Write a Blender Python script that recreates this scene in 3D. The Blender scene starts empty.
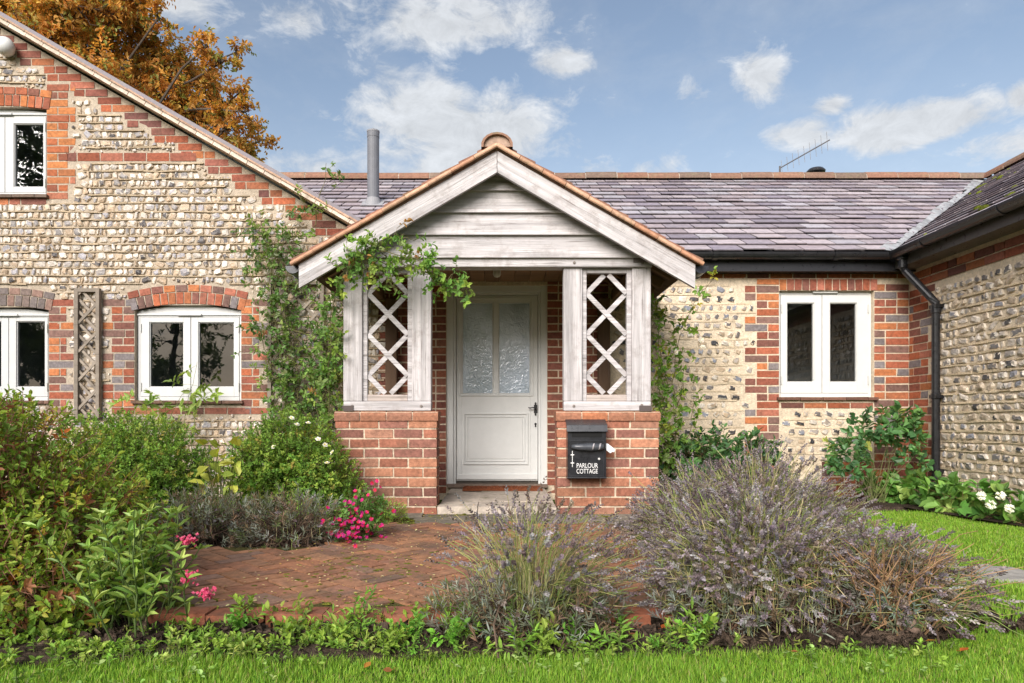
import bpy, math
import numpy as np
from mathutils import Vector, Matrix, Quaternion

# ------------------------------------------------------------------ camera, sky, sun, exposure
SC = bpy.context.scene
COL = SC.collection
F = 683.0            # focal length in pixels of the 1024 px wide frame (24 mm lens)
VX, HY, EYE = 500.0, 422.0, 0.69

cam = bpy.data.objects.new('camera', bpy.data.cameras.new('camera'))
COL.objects.link(cam)
cam.location = (0, 0, EYE)
cam.rotation_euler = (math.radians(90), 0, 0)
cam.data.sensor_width = 36.0
cam.data.lens = 24.0
cam.data.shift_x = (512 - VX) / 1024
cam.data.shift_y = (HY - 341.5) / 1024
cam.data.clip_end = 3000
SC.camera = cam

SUN_EL, SUN_AZ = math.radians(31), math.atan2(-0.36, -0.92)    # behind the camera and to the left
world = bpy.data.worlds.new('World')
SC.world = world
world.use_nodes = True


def build_sky():
    nt = world.node_tree
    N, L = nt.nodes, nt.links
    N.clear()
    out = N.new('ShaderNodeOutputWorld')
    bg = N.new('ShaderNodeBackground')
    bg.inputs['Strength'].default_value = 0.12
    L.new(bg.outputs[0], out.inputs[0])
    sky = N.new('ShaderNodeTexSky')
    sky.sky_type = 'NISHITA'
    sky.sun_disc = False
    sky.sun_elevation = SUN_EL
    sky.sun_rotation = SUN_AZ
    sky.air_density = 1.0
    sky.dust_density = 1.6
    sky.ozone_density = 1.2
    tc = N.new('ShaderNodeTexCoord')
    sep = N.new('ShaderNodeSeparateXYZ')
    L.new(tc.outputs['Generated'], sep.inputs[0])

    def m(op, a, b=None, c=None, clamp=False):
        n = N.new('ShaderNodeMath')
        n.operation = op
        n.use_clamp = clamp
        for i, x in enumerate((a, b, c)):
            if x is None:
                continue
            if isinstance(x, (int, float)):
                n.inputs[i].default_value = x
            else:
                L.new(x, n.inputs[i])
        return n.outputs[0]

    # bearing and height of each direction of the sky
    az = m('ARCTAN2', sep.outputs[0], sep.outputs[1])
    el = m('ARCSINE', sep.outputs[2])
    comb = N.new('ShaderNodeCombineXYZ')
    L.new(az, comb.inputs[0])
    L.new(m('MULTIPLY', el, 1.7), comb.inputs[1])

    def noise(scale, detail, rough, dist=0.0):
        n = N.new('ShaderNodeTexNoise')
        n.inputs['Scale'].default_value = scale
        n.inputs['Detail'].default_value = detail
        n.inputs['Roughness'].default_value = rough
        n.inputs['Distortion'].default_value = dist
        L.new(comb.outputs[0], n.inputs['Vector'])
        return n.outputs[0]

    big = noise(7.0, 9, 0.62, 0.25)
    wisp = noise(16.0, 8, 0.68, 0.5)
    tex = m('ADD', m('MULTIPLY', big, 0.6), m('MULTIPLY', wisp, 0.4))
    clouds = [(450, 22, 120, 30, .95), (560, 62, 34, 14, .9), (455, 128, 120, 50, 1.15), (300, 20, 46, 22, .62),
              (175, 6, 60, 20, .9), (762, 72, 30, 24, 1.0), (925, 122, 95, 22, 1.2), (830, 106, 22, 9, .75),
              (800, 136, 40, 16, .85), (690, 92, 26, 14, .6), (1024, 96, 24, 20, 1.1), (990, 150, 90, 20, .7),
              (380, 175, 150, 26, .8), (640, 170, 160, 20, .5)]
    tot = None
    for (px, py, rx, ry, s) in clouds:
        a0 = math.atan2(px - VX, F)
        r = math.hypot(px - VX, F)
        e0 = math.atan2(HY - py, r)
        da = rx / F * math.cos(a0) ** 2
        de = ry / F * math.cos(a0)
        q = m('ADD', m('POWER', m('ABSOLUTE', m('MULTIPLY', m('SUBTRACT', az, a0), 1 / da)), 2.0),
              m('POWER', m('ABSOLUTE', m('MULTIPLY', m('SUBTRACT', el, e0), 1 / de)), 2.0))
        b = m('MULTIPLY', m('EXPONENT', m('MULTIPLY', q, -0.9)), s)
        tot = b if tot is None else m('MAXIMUM', tot, b)
    # scattered cloud over the rest of the sky
    back = m('MULTIPLY', m('SUBTRACT', m('ABSOLUTE', az), 1.0, clamp=True), 1.5, clamp=True)
    tot = m('MAXIMUM', tot, m('MULTIPLY', back, 0.36))
    dens = m('ADD', m('MULTIPLY', tot, 0.62), m('MULTIPLY', m('SUBTRACT', tex, 0.5), 2.0))
    mask = m('MULTIPLY', m('SUBTRACT', dens, 0.22), 3.4, clamp=True)
    veil = m('MULTIPLY', m('SUBTRACT', big, 0.42, clamp=True), 0.7, clamp=True)
    mask = m('MAXIMUM', mask, veil)
    mask = m('MULTIPLY', mask, 0.95)
    haze = m('MULTIPLY', m('SUBTRACT', 0.46, el), 2.6, clamp=True)
    haze = m('MULTIPLY', m('POWER', haze, 1.5), 0.75)
    mask = m('MAXIMUM', mask, haze)
    mix = N.new('ShaderNodeMix')
    mix.data_type = 'RGBA'
    L.new(mask, mix.inputs['Factor'])
    tint = N.new('ShaderNodeMix')
    tint.data_type = 'RGBA'
    tint.blend_type = 'MULTIPLY'
    tint.inputs['Factor'].default_value = 1.0
    L.new(sky.outputs[0], tint.inputs['A'])
    tint.inputs['B'].default_value = (0.71, 0.625, 0.55, 1)
    L.new(tint.outputs['Result'], mix.inputs['A'])
    shade = m('ADD', m('MULTIPLY', wisp, 0.9), 0.58)
    cv = N.new('ShaderNodeVectorMath')
    cv.operation = 'SCALE'
    cv.inputs[0].default_value = (2.25, 2.34, 2.46)
    L.new(shade, cv.inputs['Scale'])
    L.new(cv.outputs[0], mix.inputs['B'])
    L.new(mix.outputs['Result'], bg.inputs['Color'])


build_sky()
sun = bpy.data.objects.new('sun', bpy.data.lights.new('sun', 'SUN'))
COL.objects.link(sun)
sun.data.energy = 2.2
sun.data.angle = math.radians(40)
sun.data.color = (1.0, 0.98, 0.955)
_sd = Vector((math.sin(SUN_AZ) * math.cos(SUN_EL), math.cos(SUN_AZ) * math.cos(SUN_EL), math.sin(SUN_EL)))
sun.rotation_euler = _sd.to_track_quat('Z', 'Y').to_euler()
SC.view_settings.view_transform = 'Standard'
SC.view_settings.look = 'None'
SC.view_settings.exposure = 1.38
SC.view_settings.gamma = 1.0
SC.cycles.max_bounces = 6
SC.cycles.transparent_max_bounces = 8
SC.cycles.use_denoising = True
SC.cycles.caustics_reflective = False
SC.cycles.caustics_refractive = False

# ------------------------------------------------------------------ helpers
WL = {}


def X(px, d): return (px - VX) * d / F
def Z(py, d): return EYE + (HY - py) * d / F


def lin(r, g, b, k=1.0):
    def c(v):
        v /= 255.0
        return v / 12.92 if v <= 0.04045 else ((v + 0.055) / 1.055) ** 2.4
    return np.array([c(r), c(g), c(b)]) * k


def unit(a):
    return a / np.maximum(np.linalg.norm(a, axis=-1, keepdims=True), 1e-9)


class MB:
    """collects faces with one colour each; build() links them as one mesh object"""
    def __init__(self):
        self.v, self.f, self.n = [], [], 0

    def add(self, V, Fc, C):
        V = np.asarray(V, float)
        Fc = np.asarray(Fc, int)
        C = np.asarray(C, float)
        if C.ndim == 1:
            C = np.tile(C[None], (len(Fc), 1))
        self.v.append(V)
        self.f.append((Fc + self.n, C))
        self.n += len(V)

    def obox(self, c, ax, ay, az, col, jit=0.0, rng=None):
        c, ax, ay, az = (np.asarray(q, float) for q in (c, ax, ay, az))
        s = np.array([[-1, -1, -1], [1, -1, -1], [1, 1, -1], [-1, 1, -1], [-1, -1, 1], [1, -1, 1], [1, 1, 1], [-1, 1, 1]], float)
        V = c + s @ np.array([ax, ay, az])
        if jit and rng is not None:
            V = V + rng.normal(0, jit, V.shape)
        Fc = [[0, 3, 2, 1], [4, 5, 6, 7], [0, 1, 5, 4], [1, 2, 6, 5], [2, 3, 7, 6], [3, 0, 4, 7]]
        if np.dot(np.cross(ax, ay), az) < 0:
            Fc = [q[::-1] for q in Fc]
        self.add(V, Fc, col)

    def box(self, lo, hi, col, jit=0.0, rng=None):
        lo, hi = np.array(lo, float), np.array(hi, float)
        h = (hi - lo) / 2
        self.obox((lo + hi) / 2, (h[0], 0, 0), (0, h[1], 0), (0, 0, h[2]), col, jit, rng)

    def bar(self, p0, p1, w, t, nrm, col):
        p0, p1, nrm = (np.asarray(q, float) for q in (p0, p1, nrm))
        a = (p1 - p0) / 2
        s = unit(np.cross(a, nrm))
        n = unit(np.cross(s, a))
        self.obox((p0 + p1) / 2, a, s * w / 2, n * t / 2, col)

    def prism(self, pts, off, col):
        """a flat outline (n,3) swept by the vector off"""
        pts = np.asarray(pts, float)
        n = len(pts)
        V = np.vstack([pts, pts + np.asarray(off, float)])
        self.add(V, [list(range(n))[::-1]], col)
        self.add(V, [list(range(n, 2 * n))], col)
        self.add(V, [[i, (i + 1) % n, n + (i + 1) % n, n + i] for i in range(n)], col)

    def tubes(self, P, R, col, sides=3, cap=True):
        """P (N,K,3) paths, R radius (K,) or (N,K), col (N,3) or (3,)"""
        P = np.asarray(P, float)
        Nn, K, _ = P.shape
        R = np.broadcast_to(np.asarray(R, float), (Nn, K))
        T = np.gradient(P, axis=1)
        T = unit(T)
        ref = np.where(np.abs(T[..., 2:3]) > 0.9, np.array([1.0, 0, 0]), np.array([0, 0, 1.0]))
        A = unit(np.cross(T, ref))
        B = np.cross(T, A)
        ang = np.arange(sides) * 2 * math.pi / sides
        V = P[:, :, None, :] + R[:, :, None, None] * (A[:, :, None, :] * np.cos(ang)[None, None, :, None] + B[:, :, None, :] * np.sin(ang)[None, None, :, None])
        idx = np.arange(Nn * K * sides).reshape(Nn, K, sides)
        a = idx[:, :-1, :]
        b = np.roll(a, -1, axis=2)
        c = np.roll(idx[:, 1:, :], -1, axis=2)
        d = idx[:, 1:, :]
        Q = np.stack([a, b, c, d], -1).reshape(-1, 4)
        col = np.asarray(col, float)
        Cq = np.tile(col, (len(Q), 1)) if col.ndim == 1 else np.repeat(col, (K - 1) * sides, axis=0)
        self.add(V.reshape(-1, 3), Q, Cq)
        if cap:
            c0 = idx[:, 0, ::-1].reshape(Nn, sides)
            c1 = idx[:, -1, :].reshape(Nn, sides)
            cc = np.tile(col, (Nn, 1)) if col.ndim == 1 else col
            self.n -= Nn * K * sides
            self.f.append((np.vstack([c0, c1]) + self.n, np.vstack([cc, cc])))
            self.n += Nn * K * sides

    def leaves(self, pos, d, nrm, Ln, W, col, fold=0.16, droop=0.12):
        n = len(pos)
        d = unit(d)
        s = unit(np.cross(d, nrm))
        u = np.cross(s, d)
        Ln = np.broadcast_to(np.asarray(Ln, float), (n,))[:, None]
        W = np.broadcast_to(np.asarray(W, float), (n,))[:, None]
        b = pos
        t = pos + d * Ln - u * droop * Ln
        l1 = pos + d * Ln * .28 + s * W * .42 + u * fold * W
        l2 = pos + d * Ln * .66 + s * W * .40 + u * (fold * W - .05 * Ln)
        r1 = pos + d * Ln * .28 - s * W * .42 + u * fold * W
        r2 = pos + d * Ln * .66 - s * W * .40 + u * (fold * W - .05 * Ln)
        V = np.stack([b, l1, l2, t, r2, r1], 1).reshape(-1, 3)
        k = np.arange(n)[:, None] * 6
        Q = np.stack([np.hstack([k, k + 5, k + 4, k + 3]), np.hstack([k, k + 3, k + 2, k + 1])], 1).reshape(-1, 4)
        col = np.asarray(col, float)
        C = np.tile(col, (len(Q), 1)) if col.ndim == 1 else np.repeat(col, 2, axis=0)
        self.add(V, Q, C)

    def lathe(self, c, axis, prof, col, sides=14, ref=(1, 0, 0)):
        """prof: list of (radius, height along axis)"""
        c, axis = np.asarray(c, float), unit(np.asarray(axis, float))
        a = unit(np.cross(axis, np.asarray(ref, float)))
        b = np.cross(axis, a)
        ang = np.arange(sides) * 2 * math.pi / sides
        V = []
        for r, h in prof:
            V.append(c + axis * h + r * (np.cos(ang)[:, None] * a + np.sin(ang)[:, None] * b))
        V = np.vstack(V)
        K = len(prof)
        Q = [[k * sides + i, k * sides + (i + 1) % sides, (k + 1) * sides + (i + 1) % sides, (k + 1) * sides + i] for k in range(K - 1) for i in range(sides)]
        self.add(V, Q, col)
        self.n -= len(V)
        cc = np.asarray(col, float)[None]
        self.f.append((np.array([list(range(sides))[::-1], list(range((K - 1) * sides, K * sides))]) + self.n, np.vstack([cc, cc])))
        self.n += len(V)

    def take(self, other, mi):
        """adds all faces of another builder under material slot mi"""
        for Fc, C in other.f:
            self.f.append((Fc + self.n, C))
            self.mi = getattr(self, 'mi', [])
        self.v += other.v
        self.n += other.n
        self.slots = getattr(self, 'slots', []) + [(mi, sum(len(Fc) for Fc, C in other.f))]
        return self

    def build(self, name, mat, parent=None, smooth=False, bevel=0.0, origin=None, mesh_name=None):
        me = bpy.data.meshes.new(name)
        V = np.vstack(self.v)
        if origin is not None:
            V = V - np.asarray(origin, float)
        loops, starts, cols, s = [], [], [], 0
        for Fc, C in self.f:
            k = Fc.shape[1]
            loops.append(Fc.ravel())
            starts.append(s + np.arange(len(Fc)) * k)
            s += Fc.size
            cols.append(C)
        loops = np.concatenate(loops)
        starts = np.concatenate(starts)
        cols = np.vstack(cols)
        me.vertices.add(len(V))
        me.vertices.foreach_set('co', V.ravel().astype(np.float32))
        me.loops.add(len(loops))
        me.loops.foreach_set('vertex_index', loops.astype(np.int32))
        me.polygons.add(len(starts))
        me.polygons.foreach_set('loop_start', starts.astype(np.int32))
        if smooth:
            me.polygons.foreach_set('use_smooth', np.ones(len(starts), bool))
        else:
            me.polygons.foreach_set('use_smooth', np.zeros(len(starts), bool))
        me.update(calc_edges=True)
        at = me.attributes.new('col', 'FLOAT_COLOR', 'FACE')
        rgba = np.ones((len(cols), 4), np.float32)
        rgba[:, :3] = cols
        at.data.foreach_set('color', rgba.ravel())
        if isinstance(mat, (list, tuple)):
            for q in mat:
                me.materials.append(q)
            me.polygons.foreach_set('material_index', np.concatenate([np.full(c, i, np.int32) for i, c in self.slots]))
        else:
            me.materials.append(mat)
        o = bpy.data.objects.new(name, me)
        COL.objects.link(o)
        w = Vector((0, 0, 0)) if origin is None else Vector(origin)
        WL[o.name] = w
        if parent is not None:
            o.parent = parent
            o.location = w - WL[parent.name]
        else:
            o.location = w
        if bevel:
            b = o.modifiers.new('bevel', 'BEVEL')
            b.width = bevel
            b.segments = 2
            b.limit_method = 'ANGLE'
        return o


def thing(name, label, cat, loc, group=None):
    o = bpy.data.objects.new(name, None)
    o.empty_display_size = 0.1
    COL.objects.link(o)
    o.location = loc
    WL[o.name] = Vector(loc)
    o['label'] = label
    o['category'] = cat
    if group:
        o['group'] = group
    return o


def tag(o, label, cat, group=None, kind=None):
    o['label'] = label
    o['category'] = cat
    if group:
        o['group'] = group
    if kind:
        o['kind'] = kind
    return o


def copy_thing(root, loc, rotz, scale, label):
    r = root.copy()
    COL.objects.link(r)
    r.location = loc
    r.rotation_euler = (0, 0, rotz)
    r.scale = (scale,) * 3
    r['label'] = label
    for ch in list(root.children):
        c = ch.copy()
        COL.objects.link(c)
        c.parent = r
    return r


def oak_beam(name, p0, p1, w, h, side, parent, mat, col, bevel=0.006):
    """a timber whose own x axis runs along it, so the grain follows its length"""
    p0, p1 = Vector(p0), Vector(p1)
    a = (p1 - p0)
    ln = a.length
    a.normalize()
    s = Vector(side).normalized()
    n = a.cross(s)
    mb = MB()
    mb.box((-ln / 2, -w / 2, -h / 2), (ln / 2, w / 2, h / 2), col)
    o = mb.build(name, mat, None, bevel=bevel)
    mid = (p0 + p1) / 2
    o.parent = parent
    o.location = mid - WL[parent.name]
    o.rotation_euler = Matrix((a, s, n)).transposed().to_euler()
    WL[o.name] = mid
    return o


# ------------------------------------------------------------------ materials
def new_mat(name):
    mt = bpy.data.materials.new(name)
    mt.use_nodes = True
    nt = mt.node_tree
    nt.nodes.clear()
    out = nt.nodes.new('ShaderNodeOutputMaterial')
    return mt, nt, nt.nodes, nt.links, out


def attr_mat(name, rough=0.8, spec=0.3, scale=30.0, amt=0.35, bump=0.0, bscale=60.0, bdist=0.01, stretch=None,
             tint=None, tint_scale=4.0, tint_amt=0.5, tint_lo=0.5, tint_hi=0.7, rvar=0.0, metallic=0.0, coat=0.0):
    mt, nt, N, L, out = new_mat(name)
    bs = N.new('ShaderNodeBsdfPrincipled')
    L.new(bs.outputs[0], out.inputs[0])
    at = N.new('ShaderNodeAttribute')
    at.attribute_name = 'col'
    tc = N.new('ShaderNodeTexCoord')
    mp = N.new('ShaderNodeMapping')
    if stretch:
        mp.inputs['Scale'].default_value = stretch
    if stretch:
        oi = N.new('ShaderNodeObjectInfo')
        vs = N.new('ShaderNodeVectorMath')
        vs.operation = 'SCALE'
        vs.inputs[0].default_value = (37.0, 23.0, 11.0)
        L.new(oi.outputs['Random'], vs.inputs['Scale'])
        va = N.new('ShaderNodeVectorMath')
        L.new(tc.outputs['Object'], va.inputs[0])
        L.new(vs.outputs[0], va.inputs[1])
        L.new(va.outputs[0], mp.inputs[0])
    else:
        L.new(tc.outputs['Object'], mp.inputs[0])
    nz = N.new('ShaderNodeTexNoise')
    nz.inputs['Scale'].default_value = scale
    nz.inputs['Detail'].default_value = 6
    nz.inputs['Roughness'].default_value = 0.65
    L.new(mp.outputs[0], nz.inputs['Vector'])
    mr = N.new('ShaderNodeMapRange')
    mr.inputs['From Min'].default_value = 0.25
    mr.inputs['From Max'].default_value = 0.75
    mr.inputs['To Min'].default_value = 1 - amt
    mr.inputs['To Max'].default_value = 1 + amt
    L.new(nz.outputs[0], mr.inputs[0])
    mul = N.new('ShaderNodeVectorMath')
    mul.operation = 'SCALE'
    L.new(at.outputs['Color'], mul.inputs[0])
    L.new(mr.outputs[0], mul.inputs['Scale'])
    res = mul.outputs[0]
    if tint is not None:
        n2 = N.new('ShaderNodeTexNoise')
        n2.inputs['Scale'].default_value = tint_scale
        n2.inputs['Detail'].default_value = 7
        n2.inputs['Roughness'].default_value = 0.7
        L.new(va.outputs[0] if stretch else tc.outputs['Object'], n2.inputs['Vector'])
        m2 = N.new('ShaderNodeMapRange')
        m2.inputs['From Min'].default_value = tint_lo
        m2.inputs['From Max'].default_value = tint_hi
        m2.inputs['To Max'].default_value = tint_amt
        L.new(n2.outputs[0], m2.inputs[0])
        mx = N.new('ShaderNodeMix')
        mx.data_type = 'RGBA'
        L.new(m2.outputs[0], mx.inputs['Factor'])
        L.new(res, mx.inputs['A'])
        mx.inputs['B'].default_value = (*tint, 1)
        res = mx.outputs['Result']
    if stretch:       # fine dark splits along the grain
        mp2 = N.new('ShaderNodeMapping')
        mp2.inputs['Scale'].default_value = (.9, 30, 30)
        L.new(va.outputs[0], mp2.inputs[0])
        n4 = N.new('ShaderNodeTexNoise')
        n4.inputs['Scale'].default_value = 3.0
        n4.inputs['Detail'].default_value = 3
        L.new(mp2.outputs[0], n4.inputs['Vector'])
        m4 = N.new('ShaderNodeMapRange')
        m4.inputs['From Min'].default_value = .62
        m4.inputs['From Max'].default_value = .70
        m4.inputs['To Max'].default_value = .65
        L.new(n4.outputs[0], m4.inputs[0])
        x4 = N.new('ShaderNodeMix')
        x4.data_type = 'RGBA'
        L.new(m4.outputs[0], x4.inputs['Factor'])
        L.new(res, x4.inputs['A'])
        x4.inputs['B'].default_value = (.10, .08, .07, 1)
        res = x4.outputs['Result']
    L.new(res, bs.inputs['Base Color'])
    bs.inputs['Roughness'].default_value = rough
    bs.inputs['Specular IOR Level'].default_value = spec
    bs.inputs['Metallic'].default_value = metallic
    bs.inputs['Coat Weight'].default_value = coat
    if rvar:
        mq = N.new('ShaderNodeMapRange')
        mq.inputs['From Min'].default_value = 0.3
        mq.inputs['From Max'].default_value = 0.7
        mq.inputs['To Min'].default_value = rough - rvar
        mq.inputs['To Max'].default_value = rough + rvar
        L.new(nz.outputs[0], mq.inputs[0])
        L.new(mq.outputs[0], bs.inputs['Roughness'])
    if bump:
        n3 = N.new('ShaderNodeTexNoise')
        n3.inputs['Scale'].default_value = bscale
        n3.inputs['Detail'].default_value = 5
        L.new(mp.outputs[0], n3.inputs['Vector'])
        bp = N.new('ShaderNodeBump')
        bp.inputs['Strength'].default_value = bump
        bp.inputs['Distance'].default_value = bdist
        L.new(n3.outputs[0], bp.inputs['Height'])
        L.new(bp.outputs[0], bs.inputs['Normal'])
    return mt


def leaf_mat(name, trans=0.35, rough=0.55, spec=0.25):
    mt, nt, N, L, out = new_mat(name)
    at = N.new('ShaderNodeAttribute')
    at.attribute_name = 'col'
    bs = N.new('ShaderNodeBsdfPrincipled')
    bs.inputs['Roughness'].default_value = rough
    bs.inputs['Specular IOR Level'].default_value = spec
    L.new(at.outputs['Color'], bs.inputs['Base Color'])
    tr = N.new('ShaderNodeBsdfTranslucent')
    g = N.new('ShaderNodeMix')
    g.data_type = 'RGBA'
    g.blend_type = 'MULTIPLY'
    g.inputs['Factor'].default_value = 1
    L.new(at.outputs['Color'], g.inputs['A'])
    g.inputs['B'].default_value = (1.3, 1.25, 0.7, 1)
    L.new(g.outputs['Result'], tr.inputs['Color'])
    mx = N.new('ShaderNodeMixShader')
    mx.inputs[0].default_value = trans
    L.new(bs.outputs[0], mx.inputs[1])
    L.new(tr.outputs[0], mx.inputs[2])
    L.new(mx.outputs[0], out.inputs[0])
    return mt


def pane_mat(name):
    """clear glass: see through, with the reflection of whatever stands opposite"""
    mt, nt, N, L, out = new_mat(name)
    tr = N.new('ShaderNodeBsdfTransparent')
    tr.inputs['Color'].default_value = (0.80, 0.84, 0.82, 1)
    gl = N.new('ShaderNodeBsdfGlossy')
    gl.inputs['Roughness'].default_value = 0.01
    nz = N.new('ShaderNodeTexNoise')
    nz.inputs['Scale'].default_value = 3.0
    tc = N.new('ShaderNodeTexCoord')
    L.new(tc.outputs['Object'], nz.inputs['Vector'])
    bp = N.new('ShaderNodeBump')
    bp.inputs['Strength'].default_value = 0.04
    bp.inputs['Distance'].default_value = 0.02
    L.new(nz.outputs[0], bp.inputs['Height'])
    L.new(bp.outputs[0], gl.inputs['Normal'])
    fr = N.new('ShaderNodeFresnel')
    fr.inputs['IOR'].default_value = 1.6
    mx = N.new('ShaderNodeMixShader')
    ad = N.new('ShaderNodeMath')
    ad.operation = 'ADD'
    ad.inputs[1].default_value = 0.07
    L.new(fr.outputs[0], ad.inputs[0])
    L.new(ad.outputs[0], mx.inputs[0])
    L.new(tr.outputs[0], mx.inputs[1])
    L.new(gl.outputs[0], mx.inputs[2])
    L.new(mx.outputs[0], out.inputs[0])
    return mt


def obscure_mat(name):
    """pressed obscure glass of the door"""
    mt, nt, N, L, out = new_mat(name)
    bs = N.new('ShaderNodeBsdfPrincipled')
    tc = N.new('ShaderNodeTexCoord')
    nz = N.new('ShaderNodeTexNoise')
    nz.inputs['Scale'].default_value = 21
    nz.inputs['Detail'].default_value = 2.5
    nz.inputs['Distortion'].default_value = 1.6
    L.new(tc.outputs['Object'], nz.inputs['Vector'])
    bp = N.new('ShaderNodeBump')
    bp.inputs['Strength'].default_value = 0.22
    bp.inputs['Distance'].default_value = 0.02
    L.new(nz.outputs[0], bp.inputs['Height'])
    L.new(bp.outputs[0], bs.inputs['Normal'])
    n2 = N.new('ShaderNodeTexNoise')
    n2.inputs['Scale'].default_value = 2.2
    L.new(tc.outputs['Object'], n2.inputs['Vector'])
    cr = N.new('ShaderNodeValToRGB')  # pale blue patches paint reflected sky and hall light into the glass colour
    cr.color_ramp.elements[0].position = 0.35
    cr.color_ramp.elements[0].color = (0.27, 0.34, 0.40, 1)
    cr.color_ramp.elements[1].position = 0.65
    cr.color_ramp.elements[1].color = (0.50, 0.60, 0.74, 1)
    L.new(n2.outputs[0], cr.inputs[0])
    L.new(cr.outputs[0], bs.inputs['Base Color'])
    bs.inputs['Roughness'].default_value = 0.2
    bs.inputs['Specular IOR Level'].default_value = 1.0
    bs.inputs['IOR'].default_value = 1.7
    L.new(bs.outputs[0], out.inputs[0])
    return mt


M_BRICK = attr_mat('brick', 0.85, 0.2, 38, 0.42, 0.5, 90, 0.006, tint=(0.10, 0.065, 0.045), tint_scale=9, tint_amt=0.45, tint_lo=.52, tint_hi=.72)
M_FLINT = attr_mat('flint', 0.45, 0.4, 48, 0.45, 0.5, 70, 0.008, rvar=.15, tint=(.24, .17, .105), tint_scale=24, tint_amt=.65, tint_lo=.52, tint_hi=.72)
M_MORTAR = attr_mat('lime_mortar', 0.95, 0.1, 45, 0.28, 0.8, 120, 0.01, tint=(0.20, 0.15, 0.10), tint_scale=3.5, tint_amt=0.4)
M_SLATE = attr_mat('slate', 0.5, 0.4, 22, 0.30, 0.35, 60, 0.004, rvar=.12, tint=(0.17, 0.16, 0.11), tint_scale=5, tint_amt=.45, tint_lo=.55, tint_hi=.75)
M_CLAY = attr_mat('clay_tile', 0.8, 0.25, 26, 0.35, 0.3, 80, 0.004, tint=(0.20, 0.19, 0.10), tint_scale=11, tint_amt=.55, tint_lo=.52, tint_hi=.72)
M_OAK = attr_mat('weathered_oak', 0.85, 0.15, 12, 0.42, 0.9, 26, 0.010, stretch=(0.09, 2.2, 2.2), tint=(0.22, 0.185, 0.165), tint_scale=9, tint_amt=.75, tint_lo=.5, tint_hi=.78)
M_DARKWOOD = attr_mat('brown_timber', 0.8, 0.15, 9, 0.3, 0.3, 26, 0.004, stretch=(0.2, 1.4, 1.4))
M_PAINT = attr_mat('painted_timber', 0.45, 0.4, 14, 0.05, 0.05, 50, 0.002)
M_DOOR = attr_mat('sage_paint', 0.42, 0.4, 10, 0.05, 0.05, 40, 0.002)
M_BLACK = attr_mat('black_metal', 0.32, 0.5, 20, 0.25, 0.05, 40, 0.002, rvar=.08)
M_STEEL = attr_mat('flue_steel', 0.6, 0.35, 14, 0.12)
M_LEAD = attr_mat('lead', 0.55, 0.4, 9, 0.35, 0.3, 20, 0.01, tint=(0.42, 0.43, 0.44), tint_scale=6, tint_amt=.8, tint_lo=.45, tint_hi=.6)
M_STONE = attr_mat('stone', 0.9, 0.15, 16, 0.35, 0.5, 50, 0.008, tint=(0.06, 0.075, 0.022), tint_scale=5, tint_amt=.7, tint_lo=.55, tint_hi=.68)
M_PAVE = attr_mat('paving_brick', 0.85, 0.2, 26, 0.4, 0.5, 70, 0.006, tint=(0.085, 0.075, 0.055), tint_scale=3.2, tint_amt=.75, tint_lo=.46, tint_hi=.68)
M_MOSS = attr_mat('moss', 0.95, 0.05, 70, 0.5, 1.0, 120, 0.02)
M_SOIL = attr_mat('soil', 0.95, 0.1, 26, 0.6, 1.0, 60, 0.04)
M_LAWN = attr_mat('lawn_ground', 0.95, 0.05, 8, 0.4, 0.8, 120, 0.03)
M_LEAF = leaf_mat('leaf', 0.42)
M_LEAFG = leaf_mat('glossy_leaf', 0.30, 0.42, 0.35)
M_GRASS = leaf_mat('grass_blade', 0.35, 0.55, 0.2)
M_DRY = leaf_mat('dry_stem', 0.15, 0.8, 0.1)
M_PETAL = leaf_mat('petal', 0.30, 0.6, 0.2)
M_BARK = attr_mat('bark', 0.95, 0.1, 30, 0.4, 0.6, 60, 0.01)
M_PANE = pane_mat('window_glass')
M_OBSC = obscure_mat('obscure_glass')
M_ROOM = attr_mat('plaster', 0.9, 0.1, 6, 0.1)
M_PLAIN = attr_mat('plain', 0.6, 0.3, 20, 0.08)
M_MAT = attr_mat('coir', 1.0, 0.05, 160, 0.5, 1.0, 260, 0.02)

BRICK_RED = np.array([[.40, .115, .055], [.34, .10, .055], [.43, .15, .07], [.27, .085, .055], [.21, .085, .065], [.37, .13, .085], [.46, .16, .065]])
BRICK_RED = BRICK_RED * np.array([.93, .97, .98])
BRICK_MIX = np.vstack([BRICK_RED, [[.19, .165, .165], [.19, .11, .09]]])
BRICK_PIER = np.array([[.35, .15, .09], [.31, .125, .08], [.38, .175, .105], [.26, .115, .085], [.33, .165, .11], [.235, .105, .08]])
MORT = np.array([.60, .50, .375])
MORT_GABLE = np.array([.46, .385, .30])


class Face:
    """a wall face: u runs along it, z up, w out of it"""
    def __init__(self, o, u, n):
        self.o, self.u, self.n = np.array(o, float), np.array(u, float), np.array(n, float)
        self.zv = np.array([0, 0, 1.0])
        self.occ = set()

    def mark(self, u0, u1, z0, z1, c=.02):
        for i in range(int(math.floor(u0 / c)), int(math.floor(u1 / c)) + 1):
            for k in range(int(math.floor(z0 / c)), int(math.floor(z1 / c)) + 1):
                self.occ.add((i, k))

    def taken(self, u, z, h, c=.02):
        i = int(math.floor(u / c))
        return any((i, int(math.floor(q / c))) in self.occ for q in (z - h * .7, z, z + h * .7))

    def p(self, u, w, z):
        return self.o + self.u * u + self.n * w + self.zv * z


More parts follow.
